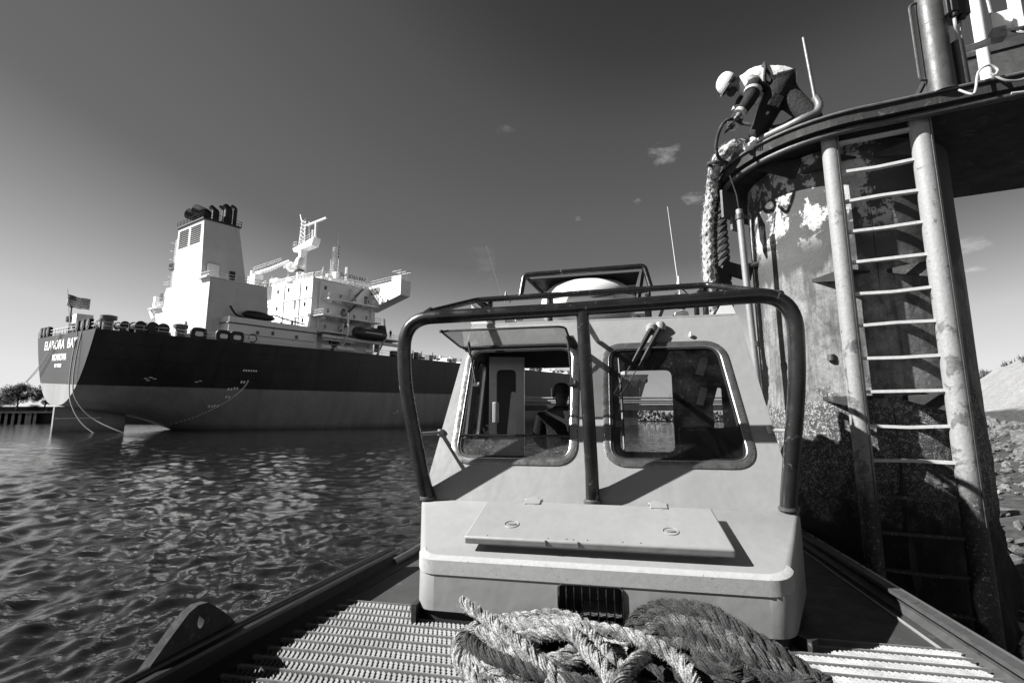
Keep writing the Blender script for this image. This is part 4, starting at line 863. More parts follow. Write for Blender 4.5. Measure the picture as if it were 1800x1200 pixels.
# ---- guard hoop of thick tube, centre post, standoffs
hoop = bt('guard_hoop', MB().tube(arc([(-1.45, 3.73, 1.50), (-1.48, 3.70, 1.62), (-1.64, 3.62, 2.42), (-1.635, 3.60, 2.885), (-.3, 3.60, 2.90), (1.19, 3.60, 2.945), (1.185, 3.62, 2.42), (1.09, 3.70, 1.62), (1.085, 3.73, 1.50)], .42, 12), .053, 20), black_tube)
bt('centre_post', MB().tube([(-.235, 3.60, 2.88), (-.20, 3.70, 1.72), (-.20, 3.735, 1.51)], [.046, .048, .05], 18), black_tube, hoop)
for x, y, z in ((-1.452, 3.735, 1.50), (-.20, 3.735, 1.51), (1.09, 3.735, 1.51)):
    bt('foot_flange', MB().lathe((x, y, z - .01), [(.066, 0), (.066, .02), (.055, .03)], 20), dark_steel, hoop)
mb = MB().tube([(-1.54, 3.68, 1.98), (-1.44, 4.0, 1.99)], .014, 8).lathe((-1.45, 3.97, 1.99), [(.025, -.025), (.03, 0), (.025, .025)], 10); bt('standoff', mb, galv, hoop); mb = MB().tube([(1.13, 3.68, 2.02), (1.08, 4.0, 2.02)], .014, 8).lathe((1.08, 3.97, 2.02), [(.025, -.025), (.03, 0), (.025, .025)], 10); bt('standoff', mb, galv, hoop)
mb = MB().tube([(-.235, 3.63, 2.85), (-.16, 4.35, 2.78)], .022, 8); bt('standoff', mb, galv, hoop)
# ---- roof rails
mb = MB().tube(arc([(-1.56, 4.0, 3.03), (-1.32, 4.56, 3.25), (.82, 4.56, 3.28), (1.10, 4.0, 3.06)], .05, 4), .027, 12).tube([(-1.34, 4.62, 3.265), (-1.34, 5.14, 3.26)], .026, 10).tube([(.83, 4.62, 3.295), (.83, 5.14, 3.28)], .026, 10)
for p in ((-1.20, 4.62), (-.62, 4.7), (.80, 4.62), (-1.30, 5.12), (.80, 5.12)): mb.tube([(p[0], p[1], 3.0), (p[0], p[1], 3.27)], .026, 10)
mb.tube([(-1.30, 4.62, 3.25), (-.95, 5.0, 3.02)], .02, 8).tube([(.80, 4.62, 3.28), (.50, 5.0, 3.02)], .02, 8)
mb.tube([(-1.50, 3.66, 2.93), (-1.60, 4.05, 3.06)], .02, 8).tube([(1.12, 3.62, 2.95), (1.12, 4.05, 3.08)], .022, 8)
rr = bt('roof_rail', mb, black_tube)
mb = MB().tube(arc([(-.90, 4.63, 3.27), (-.87, 4.68, 3.51), (.285, 4.70, 3.535), (.34, 4.64, 3.28)], .04, 4), .025, 12).tube([(-.86, 4.68, 3.50), (-.60, 5.12, 3.26)], .017, 8).tube([(.285, 4.70, 3.53), (.24, 5.12, 3.27)], .017, 8).tube([(.31, 4.65, 3.3), (.31, 4.65, 3.02)], .022, 8)
rk = bt('upper_rail', mb, black_tube, rr)
bt('visor_sheet', MB().hexa([(-.82, 4.70, 3.46), (.24, 4.72, 3.48), (.22, 5.10, 3.46), (-.76, 5.10, 3.44)], [(-.82, 4.70, 3.47), (.24, 4.72, 3.49), (.22, 5.10, 3.47), (-.76, 5.10, 3.45)]).hexa([(-.76, 5.11, 3.30), (.22, 5.11, 3.31), (.22, 5.11, 3.46), (-.76, 5.11, 3.44)], [(-.76, 5.125, 3.30), (.22, 5.125, 3.31), (.22, 5.125, 3.46), (-.76, 5.125, 3.44)]), black_rub, rr)
mb = MB().tube(spline([(-.9, 4.58, 3.26), (-.6, 4.58, 3.235), (-.4, 4.58, 3.25), (-.2, 4.58, 3.225), (.05, 4.58, 3.25), (.2, 4.58, 3.24), (.5, 4.58, 3.28), (.62, 4.57, 3.24), (.7, 4.6, 3.1)], 6), .006, 5); bt('loose_cable', mb, cable_d, rr)
mb = MB()
for x in (-1.0, -.62, -.3, 0, .28, .55): mb.tube([(x, 4.62, 3.27 - .03), (x + .004, 4.62, 3.31)], .029, 8) if False else mb.lathe((x, 4.62, 3.24), [(.004, -.02), (.006, 0)], 6)
bt('cable_tie', mb, cable_d, rr)
# radome
bt('radome', MB().lathe((-.27, 5.06, 3.035), [(.33, 0), (.35, .02), (.42, .05), (.475, .12), (.49, .20), (.48, .28), (.45, .345), (.38, .405), (.26, .445), (.12, .46), (.01, .463)], 56), white_gel)
bt('radome_foot', MB().lathe((-.27, 5.02, 2.995), [(.2, -.0), (.2, .03)], 24), dark_steel)
# whip antennas and roof lights
for x, y, z, tx, tz_ in ((.60, 4.75, 3.16, .53, 4.13), (-1.08, 4.8, 3.12, -1.30, 3.9)):
    mb = MB().tube([(x, y, z - .14), (x, y, z + .03)], .012, 8).lathe((x, y, z), [(.014, 0), (.022, .02), (.022, .07), (.01, .10)], 10).lathe((x - .004, y, z + .17), [(.014, 0), (.02, .02), (.012, .07), (.004, .1)], 10)
    mb.tube([(x, y, z + .1), (x + (tx - x) * .35, y, z + (tz_ - z) * .4), (tx, y, tz_)], [.005, .004, .0022] if x > 0 else [.003, .002, .001], 6); bt('whip_antenna', mb, white_gel if x > 0 else galv)
lamp = bt('roof_lamp', MB().tube([(.42, 4.62, 3.12), (.52, 4.52, 3.13)], .04, 16).tube([(.40, 4.7, 3.02), (.44, 4.66, 3.12)], .015, 8), dark_steel); bt('lamp_lens', MB().tube([(.521, 4.519, 3.13), (.527, 4.513, 3.13)], .036, 16), glass_dirty, lamp)
bt('roof_fitting', MB().lathe((.60, 4.7, 3.02), [(.07, 0), (.06, .05), (.02, .07)], 14), white_gel)
bt('roof_fitting', MB().box((-.96, 4.75, 3.09), (.12, .08, .03), rz=.4).box((-1.0, 4.7, 3.06), (.1, .03, .05), rz=-.3).tube([(-1.05, 4.66, 3.04), (-.9, 4.7, 3.1)], .012, 6), white_gel)
bt('horn', MB().box((.30, 4.66, 3.08), (.06, .05, .12)).box((.22, 4.72, 3.05), (.1, .05, .05)), dark_steel)
# ================================================================ HELMSMAN (seen from behind through the open window)
def to_world(p): return BM @ Vector(p)
man = empty('person', to_world((-.535, 4.78, .985)), (0, 0, YAW + R(-8)), 'person in a dark jacket with pale reflective band, seen through the open cabin window', 'person')
S_ = .83
V = [(0, 0, .92, .15), (0, 0, 1.10, .16), (0, .01, 1.28, (.19, .13)), (0, .0, 1.42, (.16, .10)), (0, -.005, 1.47, .062), (0, .03, 1.55, .072), (0, .035, 1.63, .098), (0, .03, 1.71, .080), (.09, 0, .84, .10), (.10, .02, .45, .08), (.10, 0, .06, .055), (.10, .15, .03, .04), (-.09, 0, .84, .10), (-.10, .02, .45, .08), (-.10, 0, .06, .055), (-.10, .15, .03, .04),
     (.21, .0, 1.36, .075), (.29, .05, 1.12, .058), (.24, .30, 1.05, .04), (.23, .38, 1.05, .04), (-.21, 0, 1.36, .075), (-.29, .04, 1.12, .058), (-.25, .28, 1.02, .04), (-.24, .36, 1.02, .04)]
V = [(a * S_, b * S_, c * S_, (r[0] * S_, r[1] * S_) if isinstance(r, tuple) else r * S_) for a, b, c, r in V]
E2 = [(0, 1), (1, 2), (2, 3), (3, 4), (4, 5), (5, 6), (6, 7), (0, 8), (8, 9), (9, 10), (10, 11), (0, 12), (12, 13), (13, 14), (14, 15), (3, 16), (16, 17), (17, 18), (18, 19), (3, 20), (20, 21), (21, 22), (22, 23)]
skin_mesh('body', skin_d, V, E2, man)
def grow(V, idx, d): return [(V[i][0], V[i][1], V[i][2], tuple(q + d for q in V[i][3]) if isinstance(V[i][3], tuple) else V[i][3] + d) for i in idx]
jv = grow(V, [0, 1, 2, 3, 16, 17, 18, 20, 21, 22], .022); skin_mesh('jacket', cloth_dark, jv, [(0, 1), (1, 2), (2, 3), (3, 4), (4, 5), (5, 6), (3, 7), (7, 8), (8, 9)], man)
tv = grow(V, [0, 8, 9, 10, 12, 13, 14], .015); skin_mesh('trousers', cloth_dark, tv, [(0, 1), (1, 2), (2, 3), (0, 4), (4, 5), (5, 6)], man)
MB().tube([(-.075 * S_, .04, 1.47 * S_), (-.05, -.05, 1.455 * S_), (.05, -.05, 1.455 * S_), (.075 * S_, .04, 1.47 * S_), (0, .09, 1.45 * S_)], .028, 8, closed=True).build('collar', cloth_dark, man)
mb = MB().hexa([(-.13, -.125, 1.20), (-.09, -.135, 1.165), (.12, -.155, 1.04), (.14, -.145, 1.09)], [(-.13, -.15, 1.20), (-.09, -.16, 1.165), (.12, -.178, 1.04), (.14, -.168, 1.09)]); mb.hexa([(.06, -.14, 1.19), (.13, -.13, 1.19), (.15, -.14, 1.0), (.10, -.15, 1.0)], [(.06, -.165, 1.19), (.13, -.155, 1.19), (.15, -.17, 1.0), (.10, -.175, 1.0)]); mb.build('reflective_band', refl, man, bevel=.006)
for s in (-1, 1): MB().lathe((s * .096 * S_, .035, 1.61 * S_), [(.006, -.03), (.014, -.015), (.016, .012), (.006, .028)], 8, (.6, 1.2)).build('ear', skin_d, man)
MB().lathe((0, .03 * S_, 1.665 * S_), [(.098 * S_, -.03), (.098 * S_, 0), (.082 * S_, .055), (.04, .075), (.005, .08)], 20, (1, 1.08)).build('hair', hair_m, man)
# ================================================================ MOORING DOLPHIN
C0 = Vector((4.02, 5.73, 0)); dol = empty('mooring_dolphin', (4.02, 5.73, 0), (0, 0, 0), 'rust-stained steel mooring pile with overhanging platform and ladder', 'mooring dolphin')
def dl_(name, mb, mat, parent=None, **k):
    mb.v = [(x - C0.x, y - C0.y, z) for x, y, z in mb.v]
    return mb.build(name, mat, parent or dol, **k)
def pile_mesh():
    mb = MB(); n = 160; m = 120
    for j in range(m + 1):
        z = -2.0 + 6.96 * j / m
        for k in range(n):
            a = 2 * math.pi * k / n; p = Vector((math.cos(a), math.sin(a), 0)); low = max(0, min(1, (2.4 - z) / 1.2))
            d = (noise.fractal(Vector((p.x * 4, p.y * 4, z * 4)), .8, 2.2, 5) * .035) * low + noise.noise(Vector((p.x * 1.2, p.y * 1.2, z * .8))) * .008
            mb.v.append(tuple(C0 + p * (1.02 + d) + Vector((0, 0, z))))
    for j in range(m):
        for k in range(n): mb.f.append((j * n + k, j * n + (k + 1) % n, (j + 1) * n + (k + 1) % n, (j + 1) * n + k))
    return mb
dl_('pile', pile_mesh(), pile_m)
# dark box added behind the ladder, faced away from the sun for shade
PA = Vector((3.655, 4.775, 0)); dd = Vector((.966, .259, 0)); nn = Vector((-.259, .966, 0)); mb = MB()
def growth_box(a, b, th, z0_, z1_, nz=60, nx=14):
    mb = MB(); rnd = random.Random(2)
    for j in range(nz + 1):
        z = z0_ + (z1_ - z0_) * j / nz; low = max(0, min(1, (1.7 - z) / 1.0)); ring = []
        for k in range(nx + 1): ring.append((a.lerp(b, k / nx), -1))
        for k in range(nx + 1): ring.append((b.lerp(a, k / nx) + nn * th, 1))
        for p, s in ring:
            q = Vector((p.x, p.y, z)); d = noise.fractal(q * 3.5, .8, 2.1, 5) * .16 * low + low * .03
            c = (a + b) / 2 + nn * th / 2; o = Vector((p.x - c.x, p.y - c.y, 0)).normalized(); mb.v.append(tuple(q + o * d))
    n = 2 * (nx + 1)
    for j in range(nz):
        for k in range(n): mb.f.append((j * n + k, j * n + (k + 1) % n, (j + 1) * n + (k + 1) % n, (j + 1) * n + k))
    mb.f.append(tuple(range(nz * n, nz * n + n))); return mb
dl_('added_dark_column', growth_box(PA, PA + dd * 1.14, .55, -2, 4.948), under_m)
# platform
def rim_pt(a, r): return Vector((C0.x + r * math.cos(a), C0.y + r * math.sin(a)))
rimr = 1.44; a0 = math.atan2(4.28 - C0.y, 3.50 - C0.x); fd = Vector((.906, -.423)); fnn = Vector((.423, .906))
arcp = [rim_pt(a0 - k * (2 * math.pi - 0) / 60, rimr) for k in range(0, 60)]
back = [p for p in arcp if True]
poly = []
for k in range(0, 33):
    a = a0 - R(5.2) * k; p = rim_pt(a, rimr)
    if (p - Vector((C0.x, C0.y))).dot(fnn) > 1.17 and k > 5: break
    poly.append(p)
bk = Vector((C0.x, C0.y)) + fnn * 1.17
poly.append(bk + fd * -.55); far_b = bk + fd * 9; far_f = poly[0] + fd * 9 + Vector((0, 0))
out = [tuple(p) for p in poly] + [tuple(far_b), tuple(far_f)]
plat = dl_('platform', MB().prism(out, (0, 0, 4.98), (1, 0, 0), (0, 1, 0), (0, 0, .11)), under_m, smooth=False)
edge = [Vector((p.x, p.y, 0)) for p in poly[:-1]][::-1] + [Vector((poly[0].x, poly[0].y, 0)) + Vector((fd.x, fd.y, 0)) * t for t in (.4, 1, 2, 4, 9)]
cc = Vector((C0.x, C0.y, 0))
def offs(p, d): return p + (p - cc).normalized() * d
dl_('edge_strip', MB().tube([offs(p, .015) + Vector((0, 0, 5.095)) for p in edge], .014, 8), pipe_g, plat)
dl_('under_pipe', MB().tube([offs(p, -.07) + Vector((0, 0, 4.935)) for p in edge[12:]][:-1], .032, 10), dark_steel, plat)
tr_ = [offs(p, -.03) + Vector((0, 0, 5.165)) for p in edge[5:-6]]
tr_ = tr_ + [Vector((3.02, 4.73, 5.18)), Vector((3.14, 4.69, 5.22)), Vector((3.19, 4.70, 5.32)), Vector((3.17, 4.72, 5.42))]
tr_ = [p for p in tr_ if not (p.x > 3.0 and p.z < 5.17)]
dl_('toe_pipe', MB().tube(spline(tr_, 3), .040, 14), pipe_g, plat)
dl_('signal_rod', MB().tube([(3.17, 4.72, 5.38), (3.13, 4.75, 6.14)], [.020, .017], 10), pipe_g, plat)
# gussets under the platform and ladder brackets
RL = Vector((3.285, 4.74, 0)); RR = Vector((3.955, 4.42, 0))
def on_pile(az, r=1.0): return Vector((C0.x + r * math.sin(R(az)), C0.y + r * math.cos(R(az)), 0))
for z in (4.78, 3.55, 2.30):
    a, b = on_pile(236), on_pile(203); k = Vector((0, 0, z)); t = Vector((0, 0, .022))
    mb = MB().add([a + k, b + k, RL + k, a + k + t, b + k + t, RL + k + t], [(0, 2, 1), (3, 4, 5), (0, 1, 4, 3), (1, 2, 5, 4), (2, 0, 3, 5)])
    mb.add([a + k, RL + k, RL + k + Vector((0, 0, -.10)), a + k + Vector((.01, .01, 0)), RL + k + Vector((.02, 0, 0)), RL + k + Vector((.02, 0, -.10))], [(0, 1, 2), (3, 5, 4), (0, 3, 4, 1), (1, 4, 5, 2), (2, 5, 3, 0)])
    dl_('ladder_bracket', mb, under_m, smooth=False)
    a, b = PA + dd * .05, PA + dd * .45; mb = MB().add([a + k, b + k, RR + k, a + k + t, b + k + t, RR + k + t], [(0, 2, 1), (3, 4, 5), (0, 1, 4, 3), (1, 2, 5, 4), (2, 0, 3, 5)])
    mb.add([a + k, RR + k, RR + k + Vector((0, 0, -.16)), a + k + Vector((.012, .01, 0)), RR + k + Vector((.02, 0, 0)), RR + k + Vector((.02, 0, -.16))], [(0, 1, 2), (3, 5, 4), (0, 3, 4, 1), (1, 4, 5, 2), (2, 5, 3, 0)])
    dl_('ladder_bracket', mb, under_m, smooth=False)
mb = MB().add([(3.2, 5.1, 4.95), (3.25, 5.15, 4.7), (2.72, 5.3, 4.95), (3.2, 5.12, 4.95), (3.25, 5.17, 4.7), (2.72, 5.32, 4.95)], [(0, 1, 2), (3, 5, 4), (0, 3, 4, 1), (1, 4, 5, 2), (2, 5, 3, 0)]); dl_('gusset', mb, under_m, smooth=False)
# ladder
ladder = empty('ladder'); ladder.parent = dol
for p, r in ((RL, .078), (RR, .088)):
    mb = MB().tube([(p.x - .0 * z, p.y, -1.2 + k * .2) for k in range(32) for z in (0,)], r, 22); dl_('rail', mb, rail_m, ladder)
    dl_('weld_seam', MB().tube([(p.x + .02, p.y - r + .001, 1.2), (p.x + .02, p.y - r + .001, 4.95)], .004, 5), dark_steel, ladder)
for k in range(15):
    z = 4.885 - k * .3165; bow = (0, -.012, .008, -.006)[k % 4]; d = (RR - RL).normalized(); s = Vector((-d.y, d.x, 0)) * .028
    a = RL + d * .07 + Vector((0, 0, z)); b = RR - d * .08 + Vector((0, 0, z - .0)); m_ = (a + b) / 2 + Vector((0, 0, bow)); u = Vector((0, 0, .014))
    mb = MB()
    for p, q in ((a, m_), (m_, b)): mb.hexa([p - s - u, q - s - u, q + s - u, p + s - u], [p - s + u, q - s + u, q + s + u, p + s + u])
    dl_('rung', mb, galv_b if z > 1.7 else rail_m, ladder, smooth=False)
# thin service pipe left of the pile
mb = MB().tube([(2.64, 5.45, 4.50), (2.665, 5.45, 3.6), (2.70, 5.45, 2.6), (2.73, 5.45, -1)], .038, 14); sp = dl_('service_pipe', mb, galv)
dl_('pipe_clamp', MB().lathe((2.642, 5.45, 4.38), [(.048, 0), (.048, .06)], 16).box((2.72, 5.44, 4.41), (.1, .03, .03)).tube([(2.64, 5.45, 4.50), (2.60, 5.40, 4.66), (2.52, 5.36, 4.88)], .008, 6), dark_steel, sp)
dl_('pipe_clamp', MB().lathe((2.718, 5.45, 2.9), [(.048, 0), (.048, .05)], 16), dark_steel, sp)
mb = MB().box((2.62, 5.62, 4.62), (.30, .03, .34), rz=.5).box((2.66, 5.60, 4.38), (.16, .03, .16), rz=.5); dl_('shackle_plate', mb, dark_steel, plat)
# hook plates dangling at the left under the rim
mb = MB().hexa([(2.46, 5.86, 4.02), (2.66, 5.86, 3.86), (2.66, 5.86, 3.64), (2.54, 5.86, 3.7)], [(2.46, 5.92, 4.02), (2.66, 5.92, 3.86), (2.66, 5.92, 3.64), (2.54, 5.92, 3.7)]).box((2.78, 5.9, 3.9), (.35, .05, .16), ry=.3).tube([(2.9, 5.9, 3.95), (3.2, 5.75, 4.0)], .04, 8); dl_('hook_plate', mb, under_m)
mb = MB().lathe((3.26, 5.02, 2.72), [(.035, -.03), (.035, .03)], 12).lathe((4.0, 4.70, 1.5), [(.035, -.02), (.035, .02)], 10); dl_('bolt', mb, dark_steel)
# posts and gear on the platform
T = 5.09
post = dl_('tall_post', MB().tube([(4.03, 4.22, T), (4.03, 4.22, 6.4)], .108, 26).lathe((4.03, 4.22, T), [(.13, 0), (.13, .015), (.11, .02)], 24).lathe((4.03, 4.22, 5.80), [(.1085, 0), (.1098, .005), (.1085, .01)], 26), dark_steel)
dl_('handle_bracket', MB().tube(arc([(4.03, 4.22, 6.10), (3.86, 4.25, 6.07), (3.865, 4.25, 5.26), (3.96, 4.24, 5.27)], .05, 5), .013, 8), dark_steel, post)
dl_('junction_box', MB().box((4.17, 4.16, 6.02), (.22, .16, .38)).box((4.13, 4.10, 6.0), (.07, .06, .30)).lathe((4.13, 4.10, 5.80), [(.03, 0), (.035, .04)], 10).lathe((4.22, 4.12, 5.79), [(.03, 0), (.035, .05)], 10), black_rub, post, bevel=.012)
dl_('conduit', MB().tube([(4.20, 4.17, T), (4.19, 4.17, 5.60)], .047, 18), dark_steel)
dl_('conduit_cable', MB().tube(spline([(4.13, 4.10, 5.80), (4.14, 4.11, 5.72), (4.18, 4.14, 5.66), (4.19, 4.17, 5.58)], 6), .014, 8).tube(spline([(4.22, 4.12, 5.78), (4.21, 4.13, 5.68), (4.20, 4.16, 5.58)], 6), .014, 8), cable_w, post)
dl_('white_post', MB().tube([(4.76, 4.49, T), (4.76, 4.49, 6.7)], .050, 18), white_gel)
mb = MB().tube([(4.22, 4.42, 5.60), (4.40, 4.37, 5.66)], .042, 12).tube([(4.38, 4.38, 5.655), (4.56, 4.33, 5.70), (4.8, 4.22, 5.745), (5.6, 3.9, 5.86)], .036, 14); hp = dl_('cross_pipe', mb, white_gel)
mb = MB().box((4.66, 4.24, 5.735), (.10, .1, .11), rz=-.4).box((4.86, 4.13, 5.77), (.10, .1, .11), rz=-.4).lathe((4.66, 4.18, 5.735), [(.016, 0), (.012, .02)], 8); dl_('pipe_clamp', mb, galv, hp, bevel=.006)
mb = MB().box((4.78, 4.16, 6.1), (.075, .05, .72), rz=-.4).box((4.72, 4.2, 5.86), (.20, .02, .2), rz=-.4); dl_('sign_post', mb, white_gel, hp)
dl_('thin_conduit', MB().tube([(4.66, 4.25, 5.76), (4.64, 4.28, 6.5)], .014, 8), galv, hp)
for k, (dx, dz) in enumerate(((0, 0), (.02, .01), (.05, -.01))):
    dl_('hanging_cable', MB().tube(spline([(4.72 + dx * 2, 4.17, 5.72 + dz), (4.76 + dx, 4.10, 5.64), (4.82, 4.04, 5.60), (4.88, 4.0, 5.50 + dz), (4.98, 3.95, 5.46 + dz), (5.4, 3.8, 5.5)], 7), .009, 6), cable_d if k != 1 else cable_w, hp)
mb = MB().hexa([(4.55, 5.15, T), (6.4, 4.3, T), (6.9, 5.5, T), (5.1, 6.3, T)], [(5.0, 5.28, 6.22), (6.1, 4.78, 6.26), (6.4, 5.4, 6.26), (5.3, 5.9, 6.22)]); hs = dl_('machinery_housing', mb, dark_steel, smooth=False)
dl_('housing_lid', MB().hexa([(4.96, 5.26, 6.2), (6.12, 4.74, 6.24), (6.42, 5.4, 6.24), (5.28, 5.93, 6.2)], [(4.96, 5.26, 6.28), (6.12, 4.74, 6.32), (6.42, 5.4, 6.32), (5.28, 5.93, 6.28)]).tube([(5.2, 5.4, 6.36), (5.7, 5.2, 6.38)], .12, 12), dark_steel, hs)
dl_('guy_bar', MB().tube([(4.42, 5.1, T), (4.75, 5.2, 5.75)], .014, 6).tube([(4.5, 5.05, T), (4.78, 5.16, 5.7)], .012, 6), galv, hs)
for k, pts in enumerate(([(4.02, 4.05, 5.02), (4.06, 3.98, 4.93), (4.10, 3.98, 4.98), (4.17, 4.0, 5.16), (4.26, 3.99, 5.22), (4.31, 3.97, 5.16), (4.26, 3.95, 5.09)], [(4.26, 3.98, 5.13), (4.31, 3.92, 5.02), (4.42, 3.88, 5.0), (4.52, 3.84, 5.08), (4.75, 3.74, 5.12), (5.2, 3.5, 5.14)], [(4.32, 3.9, 4.88), (4.5, 3.82, 4.87), (4.7, 3.72, 4.93), (4.95, 3.6, 5.1), (5.2, 3.5, 5.2)], [(4.45, 3.84, 4.90), (4.6, 3.77, 4.91), (4.78, 3.68, 4.98), (5.0, 3.58, 5.14)], [(4.62, 3.74, 4.97), (4.75, 3.7, 4.88), (4.9, 3.62, 4.88), (5.2, 3.5, 5.0)])):
    o = MB().tube(spline(pts, 8), .010, 8).build('cable', cable_w if k != 1 else galv)
    tag(o, ('short white cable hooked around the foot of the conduit on the platform edge', 'grey cable running along the platform edge from the looped white one', 'long white cable sagging lowest under the platform edge', 'white cable running just above the lowest sagging one', 'thin white cable hanging at the right frame edge under the platform')[k], 'cable')
dl_('deck_clutter', MB().box((3.0, 5.15, 5.13), (.5, .1, .05), rz=-.5).tube([(2.85, 5.3, 5.16), (3.3, 5.0, 5.22)], .03, 8).box((2.98, 5.1, 5.24), (.03, .03, .16)).box((3.7, 4.55, 5.12), (.5, .12, .04), rz=-.4), dark_steel)
mb = MB().tube(spline([(5.05, 4.0, 4.95), (5.08, 4.0, 4.75), (5.2, 3.95, 4.62), (5.4, 3.9, 4.6)], 6), .012, 6); dl_('hanging_hook', mb, galv, plat)
# ================================================================ HANGING MOORING ROPE (plaited)
def strand_rope(mb, P, r, strands=3, turns=9.0, sr=.56, n=8, wob=0, plait=False, yarns=0):
    """strands wound round a path (P is dense); each strand may itself be a bundle of yarns"""
    P = [Vector(p) for p in P]; N = len(P); L = [0]; rnd = random.Random(N)
    for a, b in zip(P, P[1:]): L.append(L[-1] + (b - a).length)
    t = (P[1] - P[0]).normalized(); up = Vector((0, 0, 1)) if abs(t.z) < .9 else Vector((1, 0, 0)); nr = (up - t * up.dot(t)).normalized(); F = []; pt = t
    for i in range(N):
        t = (P[min(i + 1, N - 1)] - P[max(i - 1, 0)]).normalized(); nr = (pt.rotation_difference(t) @ nr).normalized(); pt = t; F.append((nr.copy(), t.cross(nr)))
    for s in range(strands):
        pts = []
        for i in range(N):
            a = 2 * math.pi * s / strands + L[i] * turns; u, v = F[i]
            if plait:
                a = 2 * math.pi * (s // 2) / max(1, strands // 2) + L[i] * turns * (1 if s % 2 else -1) + (.4 if s % 2 else 0); rk = r * (.56 + .07 * math.sin(L[i] * turns * strands * .5 + s * 2)); q = P[i] + (u * math.cos(a) + v * math.sin(a)) * rk
            else: q = P[i] + (u * math.cos(a) + v * math.sin(a)) * r * .5
            pts.append(q)
        if not yarns: mb.tube(pts, r * sr, n); continue
        mb.tube(pts, r * sr * .80, 6)
        for y in range(yarns):
            ph = rnd.random() * .8; yp = []
            for i in range(N):
                a = 2 * math.pi * y / yarns + ph - L[i] * turns * .7 - 2 * math.pi * s / strands + L[i] * turns; u, v = F[i]; k = r * sr * (.80 + .10 * math.sin(L[i] * 37 + y * 3 + s))
                yp.append(pts[i] + (u * math.cos(a) + v * math.sin(a)) * k)
            mb.tube(yp, r * sr * .33, 5)
    return F
def fuzz(mb, P, r, count, seed, ln=.014):
    rnd = random.Random(seed); P = [Vector(p) for p in P]
    for _ in range(count):
        i = rnd.randrange(len(P) - 1); t = (P[i + 1] - P[i]).normalized(); a = rnd.random() * 6.283
        u = t.orthogonal().normalized(); v = t.cross(u); d = u * math.cos(a) + v * math.sin(a)
        p = P[i].lerp(P[i + 1], rnd.random()) + d * r * .88; q = p + (d * .7 + t * rnd.uniform(-.9, .9) + Vector((rnd.uniform(-.4, .4),) * 3)).normalized() * ln * rnd.uniform(.5, 1.6); w = t * .0012 + u * .0005
        mb.add([p - w, p + w, q], [(0, 1, 2)])
def hs(p): return (p[0] * 1.055, p[1] * 1.055, 2.1 + (p[2] - 2.1) * 1.05)
hang = spline([(2.86, 5.30, 5.17), (2.66, 5.32, 5.24), (2.52, 5.36, 5.20), (2.45, 5.55, 5.12)] + [hs(p) for p in ((2.37, 5.52, 4.80), (2.31, 5.55, 4.35), (2.28, 5.53, 3.85), (2.27, 5.52, 3.4), (2.28, 5.5, 3.0), (2.34, 5.55, 2.75), (2.46, 5.65, 2.8), (2.51, 5.70, 3.2), (2.53, 5.72, 3.65), (2.54, 5.74, 4.1), (2.56, 5.78, 4.6), (2.62, 5.8, 4.87))], 12)
mb = MB(); strand_rope(mb, hang[:140], .074, 8, 13, .40, 8, plait=True); fuzz(mb, hang[:140], .082, 2600, 4, .032)
hr = empty('hanging_rope', (0, 0, 0), (0, 0, 0), 'thick white plaited rope hanging over the platform rim, with dark chafe sleeves', 'rope')
mb.build('rope_strands', rope_white, hr)
mb = MB(); strand_rope(mb, hang[132:186], .088, 3, 24, .56, 8); fuzz(mb, hang[132:186], .09, 500, 9, .03); mb.build('chafe_sleeve', sleeve_m, hr)
mb = MB(); strand_rope(mb, [(p[0] + .085, p[1] + .03, p[2]) for p in hang[44:96]], .045, 3, 40, .6, 6); mb.build('chafe_sleeve', sleeve_m, hr)
for i in (92, 112, 134): mb = MB(); strand_rope(mb, hang[i:i + 7], .105, 3, 40, .5, 6); mb.build('lashing', sleeve_m, hr)
mb = MB().tube([Vector((2.42, 5.44, 5.07)) + Vector((math.cos(a) * .10, math.sin(a) * .10, math.sin(a) * .03)) for a in [k * .5236 for k in range(12)]], .022, 8, closed=True); mb.build('lashing', sleeve_m, hr)
# black messenger line the worker is handling
ml = spline([(2.62, 5.20, 5.43), (2.50, 5.15, 5.45), (2.38, 5.10, 5.38), (2.31, 5.10, 5.26), (2.29, 5.15, 5.12), (2.33, 5.2, 5.02), (2.42, 5.3, 5.03)], 8)
mb = MB().tube(ml, .018, 10); fuzz(mb, ml, .018, 200, 3, .012); o = mb.build('messenger_line', sleeve_m); tag(o, 'black line curving down from the hand of the bending worker to the rope end', 'rope')
mb = MB().tube(spline([(2.62, 5.20, 5.43), (2.75, 5.12, 5.36), (2.95, 5.05, 5.30), (3.1, 5.0, 5.36)], 8), .02, 8); o = mb.build('rope_bar', sleeve_m); tag(o, 'dark straight bar lying behind the boots of the bending worker', 'bar')
